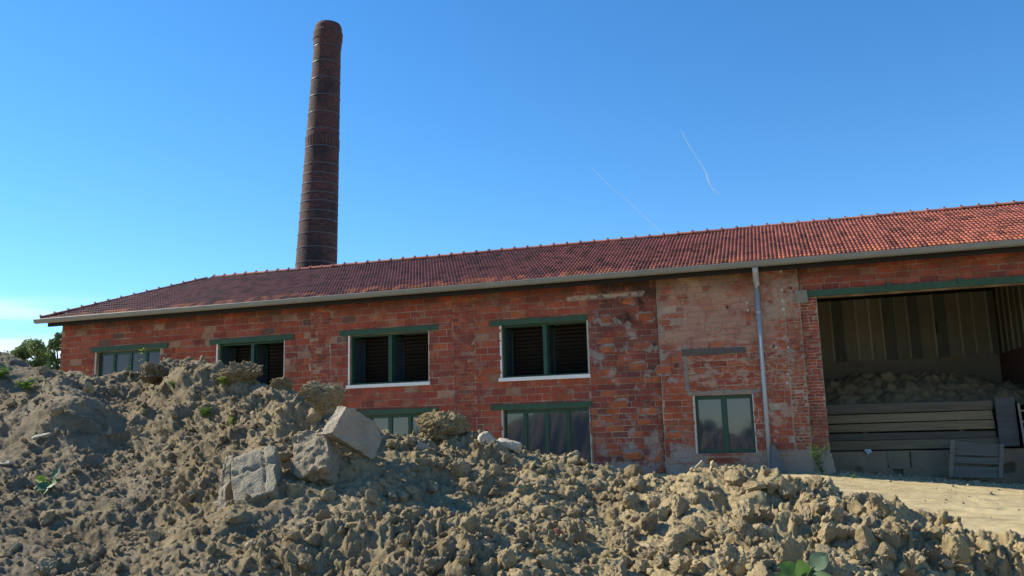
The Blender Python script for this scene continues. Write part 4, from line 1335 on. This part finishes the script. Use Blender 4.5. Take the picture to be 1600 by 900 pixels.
stone('crest_lump', 'dark crumbly lump on the crest in front of the second window', 'lump', 378, 586, (.27, .2, .17), 44, (.85, .83, .8), rough=.3, cuts=7, dist=7.9, sub=6)
stone('crest_lump', 'low rounded lump on the crest in front of the leftmost window', 'lump', 240, 584, (.17, .14, .13), 45, (.95, .93, .9), rough=.3, cuts=7, dist=8.2, sub=6)
stone('crest_lump', 'squat crumbly lump at the right foot of the left crest', 'lump', 437, 602, (.13, .12, .10), 46, (.95, .93, .9), rough=.3, cuts=7, dist=7.75, sub=6)
stone('shoulder_clod', 'rounded brown clod alone on the low saddle before the brick wall', 'clod', 991, 741, (.085, .08, .078), 47, (.9, .85, .74), rough=.12, cuts=5, dist=6.85)
stone('white_stone', 'whitish upright stone near the middle peak', 'stone', 757, 694, (.075, .06, .11), 48, (.46, .42, .35), 'concrete', (0, 25, 10), cuts=10, dist=7.05)
stone('white_stone', 'whitish long stone lying right of the upright white stone', 'stone', 796, 697, (.15, .07, .055), 49, (.46, .42, .35), 'concrete', (0, 12, 5), cuts=10, dist=7.05)
def S(name, label, px, py, w, h, d, seed, rot, col=(1.12, 1.08, .95), cat='stone', mat='earth', cuts=11, rough=.07):
    return stone(name, label, cat, px, py, (w, d, h), seed, col, mat, rot, cuts, rough, .25, 5, (.5, .9))
S('angular_stone', 'angular boulder near the top of the right heap', 1146, 753, .085, .075, .08, 50, (5, 20, 10))
S('flat_stone', 'small flat brick shaped stone below the right crest', 1177, 763, .085, .035, .06, 51, (-8, 2, 0))
S('flat_stone', 'tilted long stone slab right of the brick shaped one', 1209, 757, .095, .06, .06, 52, (10, -30, 10))
S('flat_stone', 'broad pale flat stone facing forward in the right heap', 1172, 783, .11, .08, .045, 53, (-25, 5, 0))
S('long_stone', 'long rounded stone standing aslant at the left of the right heap', 1036, 797, .085, .045, .05, 54, (0, -48, 0))
S('round_stone', 'smooth round boulder in the dark hollow of the right heap', 1064, 845, .10, .085, .08, 55, (0, 10, 0), cuts=6)
S('angular_stone', 'wedge shaped stone leaning over the smooth round boulder', 1085, 824, .105, .06, .06, 56, (0, 42, 0))
S('round_stone', 'small round flat stone low in the dark hollow', 1038, 875, .05, .043, .04, 57, (0, 15, 0), cuts=5)
S('angular_stone', 'blunt stone in the middle of the right heap face', 1187, 832, .085, .06, .06, 58, (0, 8, 0))
S('angular_stone', 'rough lumpy stone left of the blunt one in the right heap', 1152, 825, .07, .055, .06, 59, (0, -15, 0), rough=.15)
S('disc_stone', 'round dark flat stone facing forward on the right slope', 1387, 846, .085, .068, .045, 60, (0, 25, 0), (.85, .82, .74), cuts=6)
S('round_stone', 'yellowish rounded boulder at the lower right of the heap', 1492, 864, .075, .10, .075, 61, (0, -15, 0), (1.25, 1.2, 1.0), cuts=5)
S('round_stone', 'rounded lump just under the yellowish boulder', 1503, 888, .07, .045, .06, 62, (0, 0, 0), (1.2, 1.15, .98), cuts=6)
S('standing_stone', 'dark slab shaped stone standing on the right skyline of the heap', 1373, 790, .035, .085, .07, 63, (0, -32, 0), (.85, .82, .75))
S('angular_stone', 'wedge stone low in the middle foreground beside the broad leaves', 1152, 889, .05, .085, .05, 64, (0, 12, 0))
S('angular_stone', 'upright squared stone on the right slope', 1348, 843, .055, .075, .06, 65, (0, -10, 0))
S('brick_fragment', 'small reddish brick fragment in the lower middle of the heap', 868, 832, .045, .03, .035, 68, (0, 10, 30), (.30, .11, .075), 'brick piece', 'concrete')
S('pale_chip', 'flat whitish chip lying on the far left slope', 70, 680, .11, .025, .05, 66, (0, -8, 10), (.55, .52, .46), mat='concrete')
S('pale_chip', 'small whitish chip at the left edge of the slope', 8, 722, .06, .025, .05, 67, (0, -5, 0), (.5, .46, .38), mat='concrete')
def blk(name, label, px0, py0, px1, py1, w, th, seed, col, mat, cat, d0=None, d1=None):
    a = heap_hit(px0, py0) if d0 is None else at_s(px0, py0, d0)
    b_ = heap_hit(px1, py1) if d1 is None else at_s(px1, py1, d1)
    a = Vector(tuple(a)); b_ = Vector(tuple(b_)); ln = (b_-a).length
    slab(name, label, cat, (a+b_)/2+Vector((0, -.02, .03)), b_-a, Vector((.3, -.2, .9)).cross(b_-a), (ln, w, th), seed, col, mat, rough=.006, res=10, corner=.05)
blk('old_board', 'earth covered board end lying aslant down the right slope', 1303, 786, 1330, 824, .065, .045, 71, (1.1, 1.05, .92), 'earth', 'board', 6.15, 5.85)
blk('old_brick', 'flat tile shaped piece tucked under the slanting board end', 1283, 824, 1316, 816, .10, .035, 72, (1.1, 1.05, .92), 'earth', 'tile piece', 5.85, 5.9)
blk('old_brick', 'second tile piece just below the first under the board end', 1288, 833, 1318, 825, .10, .035, 73, (1.0, .95, .84), 'earth', 'tile piece', 5.8, 5.85)
blk('pale_stick', 'pale stick poking up at the left of the right crest', 1074, 752, 1100, 727, .03, .03, 74, (.42, .37, .29), 'concrete', 'stick', 6.75, 6.72)

# ------------------------------------------------------------------ earth stored behind the planks
sxn, syn = 150, 90
SX, SY = np.meshgrid(np.linspace(xa-.02, XS-.01, sxn), np.linspace(PY+.10, YB-.2, syn), indexing='ij')
ptop = pz[0]
back_top = np.interp(SX, [1.2, 2.4, 4.0, 5.4, 7.0], [at_y(1300, 590, 4.2)[2], at_y(1360, 582, 4.2)[2], at_y(1440, 580, 4.2)[2], at_y(1500, 586, 4.2)[2], at_y(1550, 606, 4.2)[2]])
SZ = (ptop-.12)+(back_top-ptop+.1)*sstep(PY+.1, 4.2, SY)-.3*sstep(4.4, 6.6, SY)
SZ = SZ + .35*cellbumps(SX+.1*fbm(SX*4, SY*4, 2, 7), SY, .42, 501, .7)*.55+.2*cellbumps(SX, SY, .2, 511, .7)*.5+.05*fbm(SX*4, SY*4, 3, 521)-.1
idx = np.arange(sxn*syn).reshape(sxn, syn)
SF = np.stack([idx[:-1, :-1], idx[1:, :-1], idx[1:, 1:], idx[:-1, 1:]], -1).reshape(-1, 4)
o = link('stored_earth_heap', np_mesh('stored_earth_heap', np.stack([SX, SY, SZ], -1).reshape(-1, 3), SF, np.full((sxn*syn, 3), 1.0)*np.array([.68, .62, .5])), M['earth'])
tag(o, 'dark heap of lumpy earth stored behind the planks in the open bay', 'earth heap')
# litter on the bay floor and loose crumbs on the track by the wall
Vs = []; Fs = []; Cs = []; base = 0
for i in range(700):
    if i < 450: x, y, s = random.uniform(1.3, 7), random.uniform(-.8, 1.5), random.uniform(.015, .06)
    else: x, y, s = random.uniform(-3, 8), random.uniform(-9, -.4), random.uniform(.008, .024)*(1.8 if y > -2 else 1)
    V, F = SH[1][i % 14]
    W = (V @ rand_rot(1)[0].T)*s+np.array([x, y, float(ground_full(np.array(x), np.array(y)))+s*.2])
    Vs.append(W); Fs.append(F+base); base += len(W); Cs.append(np.full_like(W, random.uniform(.8, 1.15)))
tag(link('loose_crumbs', np_mesh('loose_crumbs', np.concatenate(Vs), np.concatenate(Fs), np.concatenate(Cs)), M['earth']), 'loose earth crumbs scattered on the track before the bay', 'soil crumbs', kind='stuff')

# ------------------------------------------------------------------ plants
def leafblade(mb, base, d, up, L, W, col, curl=.25, nseg=6, wave=.13):
    d = Vector(d).normalized(); s = d.cross(Vector(up)).normalized(); nn = s.cross(d)
    P = []; F = []
    for i in range(nseg+1):
        t = i/nseg; w = W*math.sin(math.pi*min(1, .12+t*.88))**.75
        c = Vector(base)+d*L*t+nn*(-curl*L*t*t)
        for k, sx_ in enumerate((-1, -.5, 0, .5, 1)):
            P.append(tuple(c+s*w*sx_+nn*(abs(sx_)*.22*w+random.uniform(-wave, wave)*W)))
    for i in range(nseg):
        for k in range(4):
            F.append((i*5+k, i*5+k+1, i*5+6+k, i*5+5+k))
    mb.poly(P, F, col)
def broad_plant(name, label, px, py, leaves, cat='plant'):
    p = Vector(tuple(heap_hit(px, py)))
    e = empty(name, tuple(p)); tag(e, label, cat)
    for (dx, dy, dz, L, W, col, st) in leaves:
        d = Vector((dx, dy, dz)).normalized()
        b0 = p+d*st*.6+Vector((0, -.03, st*.6))
        mb = MB(); mb.tube([p, (p+b0)/2+Vector((0, 0, st*.2)), b0], .006, 6, (.8, .9, .6)); mb.build('stem', M['weed'], e)
        mb = MB(); leafblade(mb, b0, d, (0, -1, .5), L*.75, W*.75, col); mb.build('leaf', M['burdock'], e, smooth=True)
broad_plant('broad_leaf_weed', 'small broad leaved weed with one yellow leaf on the left slope', 88, 757,
            [(-.8, -.4, .2, .11, .04, (2.4, 1.9, .3), .07), (.5, -.1, .75, .12, .05, (.55, .8, .8), .06), (-.5, -.8, -.1, .14, .055, (.5, .85, .8), .02), (.7, -.7, .1, .15, .06, (.6, .9, .8), .03), (.95, -.2, .3, .12, .02, (1.3, 1.2, .7), .04), (.1, -.9, -.35, .13, .05, (.55, .8, .8), .01)])
broad_plant('broad_leaf_weed', 'broad leaved pale green weed at the bottom edge of the heap', 1256, 915,
            [(.55, -.1, .6, .125, .055, (1.7, 1.4, 1.7), .09), (-.6, -.4, .45, .13, .052, (1.1, 1.25, .7), .07), (-.1, -.6, .5, .12, .05, (1.2, 1.3, .8), .07), (-.95, -.2, .25, .14, .045, (1.0, 1.2, .6), .05), (.9, -.5, .25, .12, .042, (1.5, 1.4, 1.2), .06), (.95, .1, .12, .17, .038, (1.2, 1.3, .8), .05), (-.75, -.3, .1, .15, .05, (.9, 1.1, .55), .03), (.3, -.8, .2, .12, .045, (1.1, 1.2, .7), .05)])
def stalk_weed(name, label, p, h, nst, leafn, L, col, spread=.25, flower=None):
    p = Vector(tuple(p)); e = empty(name, tuple(p)); tag(e, label, 'weed')
    for k in range(nst):
        tip = p+Vector((random.uniform(-spread, spread)*h, random.uniform(-spread, spread)*h, h*random.uniform(.7, 1)))
        mid = (p+tip)/2+Vector((random.uniform(-.06, .06)*h, 0, .05*h))
        pts_ = [p, mid, tip]
        MB().tube(pts_, .006*max(h, .4), 5, (.9, .8, .5), r2=.003*max(h, .4)).build('stem', M['weed'], e)
        mb = MB()
        for j in range(leafn):
            t = random.uniform(.08, 1)
            b0 = p.lerp(mid, t*2) if t < .5 else mid.lerp(tip, t*2-1)
            a = random.uniform(0, 6.28)
            leafblade(mb, b0, (math.cos(a), math.sin(a), random.uniform(.1, .7)), (0, 0, 1), L*random.uniform(.6, 1.2), L*.16, tuple(c_*random.uniform(.8, 1.3) for c_ in col), nseg=2)
        tag(mb.build('leaves', M['weed'], e), kind='stuff')
        if flower:
            mb = MB()
            for j in range(6):
                q = tip+Vector((random.uniform(-.1, .1)*h, random.uniform(-.1, .1)*h, random.uniform(-.1, .08)*h))
                mb.box(q.x-.012, q.x+.012, q.y-.012, q.y+.012, q.z-.012, q.z+.012, flower)
            tag(mb.build('flower', M['weed'], e), kind='stuff')
p = heap_hit(214, 585); stalk_weed('dry_stalk', 'tall thin yellowing stalk before the leftmost window', p, .48, 1, 9, .07, (2.0, 1.4, .35), .22)
p = heap_hit(129, 584); stalk_weed('dry_stalk', 'short dry stalk on the crest below the building corner', p, .2, 1, 4, .05, (1.6, 1.2, .5), .2)
p = heap_hit(197, 588); stalk_weed('dry_stalk', 'short bare twig beside the tall yellowing stalk', p, .16, 2, 2, .04, (1.2, 1.0, .6), .3)
p = np.array([.95, -.75, float(ground_h(np.array(.95), np.array(-.75)))]); stalk_weed('pier_weed', 'bushy green weed with pale seed heads at the pier foot', p, .72, 12, 12, .13, (.9, 1.2, .5), .3, (2.5, 2.2, 1.6))
for (px, py, h, lab) in [(267, 604, .07, 'small bright green tuft on the crest below the leftmost window'), (352, 601, .08, 'little seedling right of the bright green tuft'), (325, 648, .08, 'faint green seedling on the upper middle slope'),
                         (362, 660, .07, 'yellow green seedling near the cracked slab'), (40, 608, .12, 'thin green growth on the upper left slope'), (6, 590, .14, 'green sprig at the far left edge of the heap'), (1330, 757, .10, 'tiny dry sprig on the ground beside the right heap')]:
    p = heap_hit(px, py) if px < 1300 else np.array([1.6, -1.6, -.05])
    stalk_weed('weed_tuft', lab, p, h, 6, 7, h*.75, (.95, 1.1, .45), .6)

# ------------------------------------------------------------------ trees
def tree(name, label, base, h, rx, rz, nleaf, leaf, seed, col=(1, 1, 1), group=None, low=.25):
    r = np.random.default_rng(seed); rs = random.Random(seed)
    base = Vector(base); e = empty(name, tuple(base)); tag(e, label, 'tree', group)
    cz = h-rz
    mb = MB(); mb.tube([base, base+Vector((.1, 0, h*.3)), base+Vector((.0, .1, h*.75))], .035*h, 8, r2=.012*h)
    clumps = []
    for k in range(26):
        v = r.normal(size=3); v /= np.linalg.norm(v); q = r.uniform(.45, 1.0)
        c_ = np.array([v[0]*rx*q, v[1]*rx*q, cz+v[2]*rz*q]); clumps.append((c_, r.uniform(.22, .42)*rx))
        if k < 12: mb.tube([base+Vector((0, 0, h*rs.uniform(low, .6))), base+Vector(tuple(c_*np.array([.5, .5, .85]))), base+Vector(tuple(c_))], .012*h, 5, r2=.003*h)
    mb.build('trunk', M['bark'], e)
    per = nleaf//len(clumps); Vs = []; Cs = []
    for c_, cr in clumps:
        v = r.normal(size=(per, 3)); v /= np.linalg.norm(v, axis=1)[:, None]
        pos_ = c_+v*cr*r.uniform(.3, 1.08, (per, 1))**.6
        a = r.normal(size=(per, 3)); a /= np.linalg.norm(a, axis=1)[:, None]
        b_ = np.cross(a, r.normal(size=(per, 3))); b_ /= np.linalg.norm(b_, axis=1)[:, None]
        s = leaf*r.uniform(.6, 1.3, (per, 1))
        Vs.append(np.stack([pos_-a*s, pos_-b_*s*.6, pos_+a*s, pos_+b_*s*.6], 1).reshape(-1, 3))
        Cs.append(np.repeat(np.array(col)*r.uniform(.65, 1.35, (per, 1)), 4, axis=0))
    V = np.concatenate(Vs)+np.array(base); F = np.arange(len(V)).reshape(-1, 4)
    link('crown', np_mesh('crown', V, F, np.concatenate(Cs), smooth=False), M['leaf'], e)
    return e
tp = at_y(62, 548, 16.0)
tree('leafy_tree', 'dark green leafy tree behind the left corner of the building', (tp[0], 16.0, -.3), tp[2]+.3+1.25, 1.6, 2.1, 10000, .10, 5, (1.7, 1.7, 1.7))
tp2 = at_y(12, 566, 19.0)
tree('leafy_tree', 'low light green bush at the far left behind the heap', (tp2[0], 19.0, -.3), tp2[2]+.3+.35, 1.9, 1.5, 5000, .09, 6, (1.35, 1.3, 1.0))
tp3 = at_y(92, 540, 15.0)
tree('leafy_tree', 'thin upright young tree just behind the corner bricks', (tp3[0], 15.2, -.3), tp3[2]+.3+1.15, .75, 1.9, 3500, .08, 8, (1.4, 1.5, 1.5))

for k, (x, y, h, rx) in enumerate([(-7.0, -56, 2.3, 2.2), (-1.5, -60, 1.9, 2.4), (-19, -54, 3.0, 2.0), (-25.5, -58, 2.0, 2.4), (-33, -57, 2.4, 2.6)]):
    tree('yard_bush', ['bushy tree across the yard mirrored in the window by the downpipe', 'low bush across the yard behind the viewpoint', 'taller bush across the yard mirrored in the lower window', 'broad bush across the yard left of the taller one', 'leftmost bush across the yard behind the viewpoint'][k], (x, y, -.45), h, rx, h*.46, 2600, .2, 60+k, (.7, .75, .6), 'bushes across the yard')

# ------------------------------------------------------------------ contrails
m, nt, b = mat_new('contrail_vapour'); g = N(nt)
b.inputs['Base Color'].default_value = (.9, .9, .9, 1); b.inputs['Roughness'].default_value = 1
tr = nt.nodes.new('ShaderNodeBsdfTransparent'); mx = nt.nodes.new('ShaderNodeMixShader')
g.set(mx.inputs[0], g.math('MULTIPLY', g.ramp(g.noise(g.pos(), .0012, 3, .5), .05, .6), .26))
nt.links.new(tr.outputs[0], mx.inputs[1]); nt.links.new(b.outputs[0], mx.inputs[2]); nt.links.new(mx.outputs[0], nt.nodes['Material Output'].inputs['Surface'])
def contrail(label, pts_, r0, r1):
    P = []
    for px, py in pts_:
        d = ray(px, py); P.append(CAM+d*(9000/d[2]*.6))
    Q = []
    for i in range(len(P)-1):                 # smooth curve through the points
        a_, b_, c_, d_ = P[max(i-1, 0)], P[i], P[i+1], P[min(i+2, len(P)-1)]
        for t in np.linspace(0, 1, 6, endpoint=(i == len(P)-2)):
            Q.append(.5*(2*b_+(c_-a_)*t+(2*a_-5*b_+4*c_-d_)*t*t+(3*b_-a_-3*c_+d_)*t**3))
    mb = MB(); mb.tube([Vector(tuple(p)) for p in Q], r0, 8, r2=r1, cap=False)
    o = mb.build('contrail', m, None, smooth=True); tag(o, label, 'contrail', 'contrails in the sky')
contrail('thin white contrail running down to the roof ridge', [(925, 262), (948, 286), (980, 313), (1010, 341), (1041, 370)], 5, 15)
contrail('short faint curved contrail high on the right of the sky', [(1064, 203), (1076, 226), (1090, 248), (1103, 270), (1110, 290), (1124, 304)], 7, 20)
